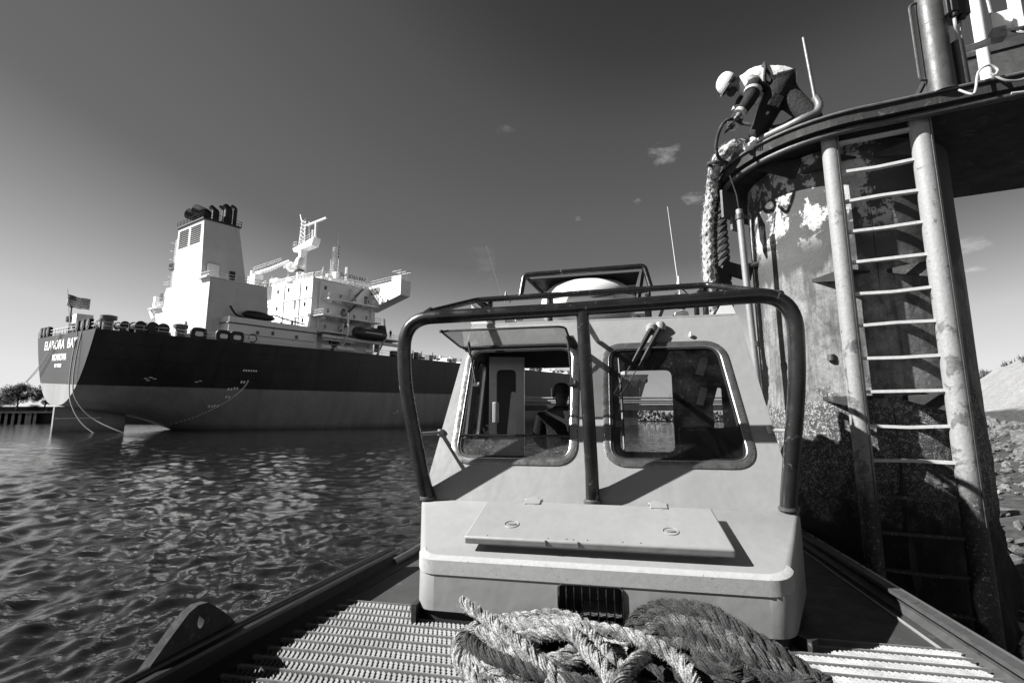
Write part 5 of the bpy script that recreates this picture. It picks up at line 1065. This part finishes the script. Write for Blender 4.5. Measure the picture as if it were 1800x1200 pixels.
# ================================================================ WORKER ON THE PLATFORM
wk = empty('person', (2.8, 5.1, 5.075), (0, 0, 0), 'worker in pale jacket and white helmet bending over the platform edge', 'person')
def W_(p): return (p[0] - 2.8, p[1] - 5.1, p[2] - 5.1)
J = dict(pel=(3.02, 5.09, 5.80), waist=(2.94, 5.12, 5.87), chest=(2.83, 5.15, 5.93), neck0=(2.71, 5.17, 5.95), neck=(2.62, 5.18, 5.94), head=(2.52, 5.19, 5.93), crown=(2.44, 5.19, 5.97), chin=(2.50, 5.185, 5.86),
         hipL=(2.98, 5.0, 5.76), kneeL=(2.84, 5.08, 5.47), ankL=(2.71, 5.14, 5.20), toeL=(2.60, 5.16, 5.13), hipR=(3.04, 5.07, 5.76), kneeR=(3.13, 4.93, 5.47), ankR=(3.24, 4.80, 5.20), toeR=(3.13, 4.80, 5.14),
         shL=(2.72, 5.02, 5.87), elL=(2.65, 4.98, 5.64), wrL=(2.50, 5.00, 5.43), haL=(2.46, 5.02, 5.38), shR=(2.74, 5.30, 5.88), elR=(2.66, 5.34, 5.64), wrR=(2.54, 5.26, 5.46), haR=(2.50, 5.24, 5.42))
def mk(names, rad): return [W_(J[n]) + (r,) for n, r in zip(names, rad)]
nm = ['pel', 'waist', 'chest', 'neck0', 'neck', 'head', 'crown', 'hipL', 'kneeL', 'ankL', 'toeL', 'hipR', 'kneeR', 'ankR', 'toeR', 'shL', 'elL', 'wrL', 'haL', 'shR', 'elR', 'wrR', 'haR', 'chin']
rd = [.14, .14, .15, .10, .055, .092, .075, .10, .07, .05, .035, .10, .07, .05, .035, .065, .045, .032, .030, .065, .045, .032, .030, .045]
ed = [(0, 1), (1, 2), (2, 3), (3, 4), (4, 5), (5, 6), (0, 7), (7, 8), (8, 9), (9, 10), (0, 11), (11, 12), (12, 13), (13, 14), (3, 15), (15, 16), (16, 17), (17, 18), (3, 19), (19, 20), (20, 21), (21, 22), (5, 23)]
skin_mesh('body', skin_m, mk(nm, rd), ed, wk)
jp = [(3.16, 5.07, 5.79), (3.12, 5.08, 5.81), (3.04, 5.09, 5.845), (2.94, 5.12, 5.875), (2.83, 5.15, 5.905), (2.74, 5.16, 5.92), (2.67, 5.17, 5.93), (2.61, 5.18, 5.94)]
jr = [.11, .17, .19, .198, .20, .175, .12, .075]; Pj = spline([W_(p) for p in jp], 6); Rj = [v[0] for v in spline([(r, 0, 0) for r in jr], 6)]
mb = MB().tube(Pj, Rj, 36); mb.v = [tuple(Vector(v) * (1 + .0 ) + Vector((0, 0, 1)) * .018 * noise.fractal(Vector(v) * 11, .8, 2.1, 4) + Vector((1, 0, 0)) * .010 * noise.noise(Vector(v) * 17)) for v in mb.v]
mb.build('jacket', cloth_light, wk)
for a, b, c in (('shL', 'elL', 'wrL'), ('shR', 'elR', 'wrR')):
    s = skin_mesh('sleeve', cloth_dark, mk([a, b, c], [.092, .080, .062]), [(0, 1), (1, 2)], wk)
    p, q = Vector(W_(J[b])), Vector(W_(J[c])); u, v = Vector(W_(J[a])), p
    MB().tube([u.lerp(v, .66), u.lerp(v, .82)], .094, 14).build('reflective_band', refl, s); MB().tube([p.lerp(q, .80), p.lerp(q, .96)], .068, 14).build('cuff', refl, s)
tr = skin_mesh('trousers', cloth_dark, mk(['pel', 'hipL', 'kneeL', 'ankL', 'hipR', 'kneeR', 'ankR'], [.150, .150, .120, .090, .150, .120, .090]), [(0, 1), (1, 2), (2, 3), (0, 4), (4, 5), (5, 6)], wk)
p, q = Vector(W_(J['hipL'])), Vector(W_(J['kneeL'])); m_ = p.lerp(q, .72); MB().box(m_ + Vector((.0, -.125, -.0)), (.13, .035, .17), ry=.5).build('leg_pocket', cloth_dark, tr, bevel=.012)
MB().box(W_((2.80, 4.97, 5.43)), (.02, .03, .02)).build('pocket_tag', refl, tr)
for a, b in (('ankL', 'toeL'), ('ankR', 'toeR')):
    A2, B2 = Vector(W_(J[a])), Vector(W_(J[b])); skin_mesh('boot', white_gel if a == 'ankL' else cloth_dark, [tuple(A2 + Vector((0, 0, .05))) + (.068,), tuple(A2 + Vector((0, 0, -.05))) + (.06,), tuple(B2) + (.045,)], [(0, 1), (1, 2)], wk)
def fingers(hand, wrist, side):
    h = Vector(W_(J[hand])); w = Vector(W_(J[wrist])); d = (h - w).normalized(); s = Vector((0, 1, 0)) * side; c = Vector((-.6, 0, -.3)).normalized()
    V = [tuple(w) + (.034,), tuple(h) + (.036,)]; E_ = [(0, 1)]; me = skin_mesh('glove', glove_m, V, E_, wk, 2)
    for k in range(4):
        b = h + s * (k - 1.5) * .021 + d * .03; l = (.030, .034, .032, .025)[k]; skin_mesh('finger', glove_m, [tuple(b - d * .02) + (.010,), tuple(b + d * l) + (.0095,), tuple(b + d * l + c * .028) + (.0085,), tuple(b + d * (l - .02) + c * .045) + (.0075,)], [(0, 1), (1, 2), (2, 3)], me, 1)
    b = w.lerp(h, .55) - s * .034; skin_mesh('thumb', glove_m, [tuple(b) + (.011,), tuple(b - s * .016 + d * .028) + (.010,), tuple(b - s * .008 + d * .055 + c * .012) + (.0085,)], [(0, 1), (1, 2)], me, 1)
fingers('haL', 'wrL', 1); fingers('haR', 'wrR', -1)
# helmet, face, harness. The helmet frame: up axis points to the left and slightly up (head bent down)
hu = Vector((-.80, 0, .60)).normalized(); hf = Vector((-.52, 0, -.85)).normalized(); hs_ = hu.cross(hf)
HM = (Matrix((hf, hs_, hu)).transposed() @ Matrix.Scale(.88, 3)).to_4x4(); HM.translation = Vector(W_((2.475, 5.19, 5.955)))
def head_part(name, mb, mat):
    mb.v = [tuple(HM @ Vector(p)) for p in mb.v]; return mb.build(name, mat, wk)
hel = head_part('helmet', MB().lathe((0, 0, 0), [(.122, -.035), (.128, -.03), (.128, .0), (.120, .045), (.098, .085), (.06, .112), (.02, .122), (.002, .123)], 32, (1.12, .95)), white_gel)
head_part('helmet_peak', MB().prism([(.10 * math.cos(a) + .055, .112 * math.sin(a)) for a in [k * math.pi / 12 - math.pi / 2 for k in range(13)]], (.02, 0, -.032), (1, 0, 0), (0, 1, 0), (0, 0, .010)), white_gel)
head_part('chin_strap', MB().tube([(.02, -.118, -.03), (.05, -.09, -.10), (.07, -.03, -.145)], .006, 6), strap_m)
head_part('helmet_band', MB().tube([(1.135 * .127 * math.cos(a), .96 * .127 * math.sin(a), -.022) for a in [k * .2618 for k in range(24)]], .010, 6, closed=True), strap_m)
mb = MB(); [mb.box((.04 - k * .05, -.105 + .0 * k, .045), (.028, .02, .010), rz=.2) for k in range(3)]; mb.lathe((.06, -.118, -.008), [(.022, -.02), (.022, .02)], 10); head_part('helmet_vent', mb, strap_m)
head_part('face_mask', MB().lathe((.055, 0, -.12), [(.03, -.05), (.062, -.03), (.070, .0), (.066, .035)], 18, (1, .95)), strap_m)
head_part('nose', MB().lathe((.105, 0, -.055), [(.006, .02), (.014, -.005), (.016, -.02), (.006, -.03)], 10), skin_m)
head_part('ear', MB().lathe((-.005, -.092, -.06), [(.006, -.03), (.02, -.012), (.022, .012), (.008, .03)], 10, (1, .5)), skin_m)
head_part('glasses', MB().box((.075, -.07, -.045), (.07, .006, .03)).box((.108, -.0, -.045), (.006, .13, .032)), strap_m)
head_part('hair', MB().lathe((-.035, 0, -.055), [(.06, -.05), (.085, -.02), (.09, .03)], 18), hair_m)
def strap(name, pts, w, mat=strap_m): return MB().tube(spline([W_(p) for p in pts], 6), w, 6).build(name, mat, wk)
strap('harness_strap', [(2.87, 5.10, 6.11), (2.83, 5.0, 6.06), (2.80, 4.94, 5.95), (2.79, 4.95, 5.84), (2.84, 5.02, 5.74)], .018)
strap('harness_strap', [(2.77, 5.12, 6.06), (2.80, 4.97, 5.99), (2.86, 4.935, 5.84), (2.94, 4.93, 5.76)], .014)
strap('harness_strap', [(2.87, 5.10, 6.11), (2.90, 5.25, 6.06), (2.88, 5.34, 5.92)], .018)
MB().box(W_((2.84, 5.02, 5.78)), (.14, .12, .12), ry=.4).build('tool_pouch', cloth_dark, wk, bevel=.02); MB().box(W_((2.98, 5.02, 5.57)), (.10, .06, .10), ry=.4).build('tool_pouch', cloth_dark, wk, bevel=.01)
# ================================================================ ROPES ON THE FOREDECK
deck_ropes = []
def rope(name, label, paths, r, mat, dens, seed, zs=1.0, paler_ids=()):
    t = empty(name, to_world((0, 2.5, .93)), (0, 0, YAW), label, 'rope'); o = Vector((0, 2.5, .93)); mb = MB(); mb2 = MB(); fz_ = MB()
    for i, P in enumerate(paths):
        P = [(x, y, .925 + r + (z - .965) * zs) for x, y, z in P]
        Q = [p - o for p in spline(P, 26)]; strand_rope(mb2 if i in paler_ids else mb, Q, r, 3, 38, .58, 9, yarns=8); fuzz(fz_, Q, r * 1.02, int(dens * len(Q) * .7), seed + i, .015 if mat is rope_light else .017)
    if paler_ids: mb2.build('paler_strands', rope_fleck, t)  # listed loops take a paler fibre for more contrast
    mb.build('strands', mat, t); fz_.build('frayed_fibres', mat if mat is rope_light else rope_fleck, t, smooth=False); return t
A1 = [(-.86, 2.74, 1.15), (-.67, 2.58, 1.13), (-.49, 2.41, 1.11), (-.34, 2.30, 1.06), (-.22, 2.25, 1.0), (-.39, 2.26, .97), (-.61, 2.34, .965), (-.79, 2.50, .97), (-.83, 2.64, 1.0), (-.72, 2.76, 1.04), (-.52, 2.80, 1.07), (-.36, 2.84, 1.08), (-.21, 2.80, 1.06), (-.14, 2.70, 1.0), (-.26, 2.62, .99)]
B1 = [(-.62, 2.62, 1.06), (-.45, 2.64, 1.09), (-.30, 2.60, 1.12), (-.10, 2.56, 1.14), (.05, 2.50, 1.14), (.17, 2.43, 1.12), (.24, 2.33, 1.10), (.27, 2.20, 1.06), (.27, 2.0, .99)]
C1 = [(-.73, 2.60, 1.05), (-.55, 2.50, 1.08), (-.37, 2.50, 1.12), (-.24, 2.46, 1.15), (-.15, 2.30, 1.14), (-.07, 2.19, 1.11), (-.02, 2.0, 1.06)]
C2 = [(-.66, 2.70, 1.08), (-.50, 2.58, 1.12), (-.33, 2.55, 1.14), (-.19, 2.50, 1.155), (-.09, 2.34, 1.13), (.0, 2.22, 1.09), (.05, 2.02, 1.03)]
D1 = [(-.75, 2.52, .965), (-.64, 2.40, .96), (-.46, 2.30, .965), (-.24, 2.22, .965), (-.02, 2.20, .965), (.2, 2.22, .96)]
E1 = [(-.69, 2.72, 1.0), (-.67, 2.60, 1.02), (-.59, 2.50, 1.03), (-.46, 2.43, 1.03), (-.26, 2.42, 1.04), (-.11, 2.52, 1.02), (.05, 2.5, 1.0)]
E3 = [(.08, 2.42, 1.10), (.03, 2.27, 1.13), (-.03, 2.12, 1.12), (-.07, 2.0, 1.06)]
G1 = [(-.80, 2.60, .965), (-.60, 2.66, .97), (-.35, 2.68, .97), (-.15, 2.6, .965), (-.3, 2.45, .965), (-.55, 2.5, .97)]
H1 = [(-.80, 2.56, .965), (-.70, 2.44, .98), (-.55, 2.40, 1.0), (-.42, 2.50, 1.03), (-.50, 2.62, 1.04), (-.66, 2.60, 1.02), (-.74, 2.50, .99)]
H2 = [(-.60, 2.68, 1.05), (-.42, 2.72, 1.08), (-.28, 2.66, 1.09), (-.2, 2.54, 1.08), (-.32, 2.42, 1.04), (-.5, 2.36, 1.0), (-.62, 2.30, .97)]
rope('deck_rope', 'pale frayed rope heaped on the foredeck grating with its cut end sticking up', [A1, B1, C1, C2, E1, E3, H1, H2] + [[(x + .02, y - .05, z - .01) for x, y, z in A1[3:]], [(x - .03, y + .04, z - .01) for x, y, z in H1], [(x + .05, y - .03, z - .02) for x, y, z in H2], [(x + .01, y + .05, z + .0) for x, y, z in G1]], .029, rope_light, 11, 20, .92)
rope('deck_rope', 'short dark rope coil lying under the pale frayed rope on the foredeck', [D1, G1, [(-.4, 2.2, .96), (-.1, 2.3, .97), (.15, 2.36, .98), (.3, 2.3, .97)]] + [[(x + .03, y - .05, z + .05) for x, y, z in G1], [(x - .02, y + .04, z + .07) for x, y, z in D1], [(x + .01, y + .06, z + .04) for x, y, z in D1]], .032, rope_dark, 14, 60, .9)
F1 = [(.02, 2.86, .98), (.05, 2.88, 1.05), (.12, 2.88, 1.12), (.25, 2.85, 1.16), (.40, 2.80, 1.17), (.50, 2.72, 1.14), (.59, 2.66, 1.10), (.68, 2.62, 1.06), (.77, 2.60, 1.0), (.80, 2.52, .965)]
F2 = [(.06, 2.80, .97), (.10, 2.80, 1.05), (.19, 2.79, 1.11), (.31, 2.72, 1.13), (.42, 2.64, 1.12), (.54, 2.58, 1.08), (.64, 2.56, 1.03), (.70, 2.54, .98), (.56, 2.42, .965)]
F3 = [(.05, 2.72, .965), (.16, 2.72, 1.02), (.27, 2.66, 1.07), (.39, 2.57, 1.07), (.49, 2.50, 1.03), (.47, 2.41, .98), (.32, 2.36, .965), (.2, 2.42, .97)]
F4 = [(.30, 2.60, 1.03), (.50, 2.56, 1.03), (.68, 2.62, .975), (.79, 2.62, .965), (.72, 2.47, .96), (.50, 2.36, .965), (.25, 2.30, .965), (.1, 2.2, .96)]
F5 = [(.10, 2.86, .99), (.25, 2.80, 1.04), (.45, 2.72, 1.04), (.62, 2.70, 1.02), (.70, 2.72, .97), (.5, 2.82, .97), (.3, 2.86, .97), (.12, 2.74, .98)]
F6 = [(.02, 2.62, .965), (.2, 2.52, .97), (.4, 2.44, .97), (.6, 2.44, .97), (.74, 2.40, .965), (.5, 2.26, .965), (.28, 2.2, .965)]
rope('deck_rope', 'shaggy dark rope coiled in a mound against the cabin front', [F1, F2, F3, F4, F5, F6] + [[(x - .03, y + .03, z + .03) for x, y, z in F3], [(x, y + .04, z + .05) for x, y, z in F6], [(x + .02, y - .065, z - .01) for x, y, z in F1[1:-1]], [(x + .02, y - .06, z + .01) for x, y, z in F2], [(x + .04, y - .05, z + .02) for x, y, z in F4], [(x - .02, y - .05, z) for x, y, z in F5]], .036, rope_dark, 13, 90, .93, (2, 9))
# ================================================================ SHORE, ROCKS, QUAY, JETTY
def shore():
    hd = R(30); f = Vector((math.sin(hd), math.cos(hd))); r_ = Vector((math.cos(hd), -math.sin(hd))); o = Vector((9.0, 10.5)); mb = MB(); nl, nd = 170, 90
    def hgt(d, l):
        n = noise.fractal(Vector((d * .35, l * .35, 0)), .9, 2.1, 5); n2 = noise.noise(Vector((l * .08, 3, 0)))
        h = -1.2 + 1.2 * ss(-3, 0, d) + 1.7 * ss(-.2, 7.5, d) + .5 * ss(8, 9.5, d) + (5.6 + n2) * ss(8.6, 18.5, d) - 1.2 * ss(19, 30, d)
        return h + n * (.12 if d < 8.5 else .28) + .5 * ss(16, 20, d) * noise.noise(Vector((l * .5, d * .5, 1)))
    L = [-14 + 260 * (k / nl) ** 1.7 for k in range(nl + 1)]; D = [-3 + 43 * (k / nd) ** 1.25 for k in range(nd + 1)]
    for l in L:
        for d in D: p = o + f * l + r_ * d; mb.v.append((p.x, p.y, hgt(d, l)))
    m = nd + 1
    for i in range(nl):
        for k in range(nd): mb.f.append((i * m + k, i * m + k + 1, (i + 1) * m + k + 1, (i + 1) * m + k))
    g = mb.build('dune', sand_m); tag(g, None, None, kind='structure')
    P = lambda l, d: (lambda p: Vector((p.x, p.y, hgt(d, l))))(o + f * l + r_ * d)
    gm = MB(); rnd = random.Random(11)
    for _ in range(9000):
        l = rnd.uniform(-6, 150); d = rnd.uniform(15.8, 22)
        if noise.noise(Vector((l * .25, d * .4, 5))) + (d - 17) * .35 < 0: continue
        p = P(l, d); h = rnd.uniform(.25, .7); a = rnd.random() * 6.28; w = Vector((math.cos(a), math.sin(a), 0)) * .07; t = Vector((rnd.uniform(-.35, .35), rnd.uniform(-.35, .35), h))
        gm.add([p - w, p + w, p + t], [(0, 1, 2)])
    tag(gm.build('dune_grass', grass_m, smooth=False), 'dark marram grass along the crest of the pale dune', 'grass', kind='stuff')
    meshes = []
    for v in range(6):
        bm = bmesh.new(); bmesh.ops.create_icosphere(bm, subdivisions=3, radius=1)
        for q in bm.verts:
            c = q.co.copy(); d = 1 + .5 * noise.fractal(c * 1.1 + Vector((v * 7, 0, 0)), .8, 2.1, 4); q.co = Vector((c.x * d, c.y * d * .85, c.z * d * .62))
            for ax in (Vector((1, .3, .4)), Vector((-.5, 1, .3)), Vector((.2, -.6, 1)), Vector((-.8, -.5, .6))):
                ax = ax.normalized(); k = q.co.dot(ax)
                if k > .55: q.co -= ax * (k - .55)
        me = bpy.data.meshes.new('boulder'); bm.to_mesh(me); bm.free(); me.materials.append(rock_m); me.shade_smooth(); me.set_sharp_from_angle(angle=R(35)); meshes.append(me)
    rnd = random.Random(4); cnt = 0
    while cnt < 190:
        l = -8 + 48 * rnd.random() ** 1.4; d = rnd.uniform(-.9, 7.6); b = bpy.data.objects.new('boulder', meshes[cnt % 6]); col.objects.link(b)
        s = rnd.uniform(.22, .62) * (1 + l * .008); b.location = P(l, d) + Vector((0, 0, s * .12)); b.rotation_euler = (rnd.uniform(-.5, .5), rnd.uniform(-.5, .5), rnd.random() * 6.28); b.scale = (s, s * rnd.uniform(.7, 1), s * rnd.uniform(.7, 1.1))
        tag(b, 'grey boulder in the rock bank below the dune', 'rock', 'boulders of the rock bank below the dune'); cnt += 1
    sm = MB(); base = [v.co.copy() for v in meshes[0].vertices]; bm = bmesh.new(); bmesh.ops.create_icosphere(bm, subdivisions=1, radius=1); bv = [v.co.copy() for v in bm.verts]; bf = [tuple(v.index for v in f_.verts) for f_ in bm.faces]; bm.free()
    for _ in range(2600):
        l = -8 + 40 * rnd.random() ** 1.5; d = rnd.uniform(-.8, 7.8); s = rnd.uniform(.05, .16); p = P(l, d) + Vector((0, 0, s * .5)); q = Matrix.Rotation(rnd.random() * 6, 3, 'Z') @ Matrix.Rotation(rnd.random() * 6, 3, 'X')
        sm.add([p + q @ Vector((c.x * s, c.y * s * .8, c.z * s * .6)) * rnd.uniform(.75, 1.2) for c in bv], bf)
    tag(sm.build('rubble', rock_m, smooth=False), 'small broken stones between the boulders of the rock bank', 'rubble', kind='stuff')
shore()
# far quay on the left with fender piles, sheds, trees
quay = empty('quay_wall', (-250, 252, 0), (0, 0, 0), 'low dark quay wall with fender piles at the far left edge of the water', 'quay')
def q_(name, mb, mat, parent=None): mb.v = [(x + 250, y - 252, z) for x, y, z in mb.v]; return mb.build(name, mat, parent or quay, smooth=False)
q_('wall', MB().box((-300, 262, 1.5), (330, 20, 7)).box((-300, 260, 5.4), (330, 22, .9)), quay_m)  # dark stone
for x in [-262 + k * 3.4 for k in range(7)] + [-240, -237.5, -228, -226.5]: q_('fender_pile', MB().box((x, 250, 1.8), (1.5, 1.6, 6.2)), black_steel)
sd_ = empty('low_shed', (-290, 285, 5), (0, 0, 0), 'long low flat-roofed shed behind the far left quay', 'shed')
MB().box((20, 0, 1.8), (60, 12, 3.4)).build('wall', concrete, sd_, smooth=False); MB().box((20, 0, 3.7), (62, 13, .4)).build('roof', jetty_m, sd_, smooth=False)
mb = MB(); [mb.box((30 + k * 4, -6.1, 1.8), (1.2, .2, 3)) for k in range(6)]; mb.build('door_panel', ship_grey, sd_, smooth=False)
def tree(loc, h, w, seed, label):
    rnd = random.Random(seed); t = empty('tree', loc, (0, 0, rnd.random() * 6), label, 'tree', 'trees on the far quay'); mb = MB()
    mb.tube([(0, 0, 0), (.3, 0, h * .3), (-.2, .2, h * .6), (0, 0, h * .85)], [h * .03, h * .024, h * .015, h * .006], 8); cl = []
    for k in range(16):
        z = h * rnd.uniform(.28, .8); a = rnd.random() * 6.28; rr_ = w * rnd.uniform(.35, .95) * (1.15 - abs(z / h - .5)); e = Vector((math.cos(a) * rr_, math.sin(a) * rr_, z + h * rnd.uniform(.05, .2))); mb.tube([(0, 0, z * .8), (e.x * .5, e.y * .5, (z + e.z) / 2), tuple(e)], [h * .012, h * .008, h * .003], 5); cl.append(e)
    for k in range(14): a = rnd.random() * 6.28; q = w * rnd.uniform(.1, .8); z = h * rnd.uniform(.4, .95); cl.append(Vector((math.cos(a) * q, math.sin(a) * q, z)))
    mb.build('trunk', bark_m, t); lf = MB()
    for c in cl:
        R_ = w * rnd.uniform(.22, .40)
        for _ in range(230):
            d = Vector((rnd.gauss(0, 1), rnd.gauss(0, 1), rnd.gauss(0, .75))).normalized() * R_ * rnd.random() ** .45; p = c + d; s = h * rnd.uniform(.010, .024); u = Vector((rnd.gauss(0, 1), rnd.gauss(0, 1), rnd.gauss(0, 1))).normalized() * s; v = u.orthogonal().normalized() * s * .7
            lf.add([p - u, p + v, p + u, p - v], [(0, 1, 2, 3)])
    lf.build('crown', leaf_m, t, smooth=False)
tree((-266, 268, 5.6), 15, 8.0, 1, 'rounded dark tree on the far quay, at the left frame edge')
tree((-279, 272, 5.6), 12, 7, 3, 'dark tree on the far quay cut by the left frame edge')
tree((-251, 268, 5.6), 13.5, 5.4, 2, 'ragged tree on the far quay beside the tanker rudder')
tree((-263, 275, 5.6), 4.0, 2.6, 5, 'small bush on the far quay between two trees')
# jetty seen through the cabin windows
jt = empty('pipe_jetty', (40, 150, 0), (0, 0, R(-4)), 'long concrete jetty with pale pipelines seen through the cabin windows', 'jetty')
MB().box((10, 0, 5.4), (230, 6, 1.6)).build('deck', jetty_m, jt, smooth=False)
for z, y in ((7.4, -2), (8.3, -1), (6.9, 1)): MB().tube([(-105, y, z), (125, y, z)], .28, 8).build('pipe', pipe_m, jt)
for k in range(12): MB().box((-100 + k * 19, 0, 2.4), (4.5, 5, 4.6)).tube([(-101 + k * 19, 0, 1), (-103 + k * 19, 0, -1)], .8, 8).tube([(-99 + k * 19, 0, 1), (-97 + k * 19, 0, -1)], .8, 8).build('pier', jetty_m, jt, smooth=False)
mb = MB(); [mb.tube([(-100 + k * 9, 2, 6.2), (-100 + k * 9, 2, 9.5 + (k % 3))], .09, 5) for k in range(24)]; mb.tube([(-60, 1, 6), (-60, 1, 15)], .6, 6).box((-50, 0, 8.5), (5, 4, 3)).box((-53, 0, 10.5), (2.5, 3, 2)); mb.build('loading_gear', ship_grey, jt, smooth=False)
far = MB(); rnd = random.Random(8)
for k in range(5200):
    x = rnd.uniform(-200, 420); h = 7 + 5 * noise.noise(Vector((x * .03, 0, 0))) ; z = rnd.uniform(.5, max(2, h)); p = Vector((x, 420 + rnd.uniform(-6, 6), z)); s = rnd.uniform(.6, 1.5); a = rnd.random() * 3.14
    u = Vector((math.cos(a) * s, math.sin(a) * s, 0)); v = Vector((0, 0, s)); far.add([p - u, p - v, p + u, p + v], [(0, 1, 2, 3)])
tag(far.build('far_tree_line', leaf_m, smooth=False), 'low dark line of trees on the far shore beyond the jetty', 'trees', kind='stuff')
tag(MB().box((100, 440, 0), (900, 50, 1.5)).build('far_shore', sand_m, smooth=False), None, None, kind='structure')
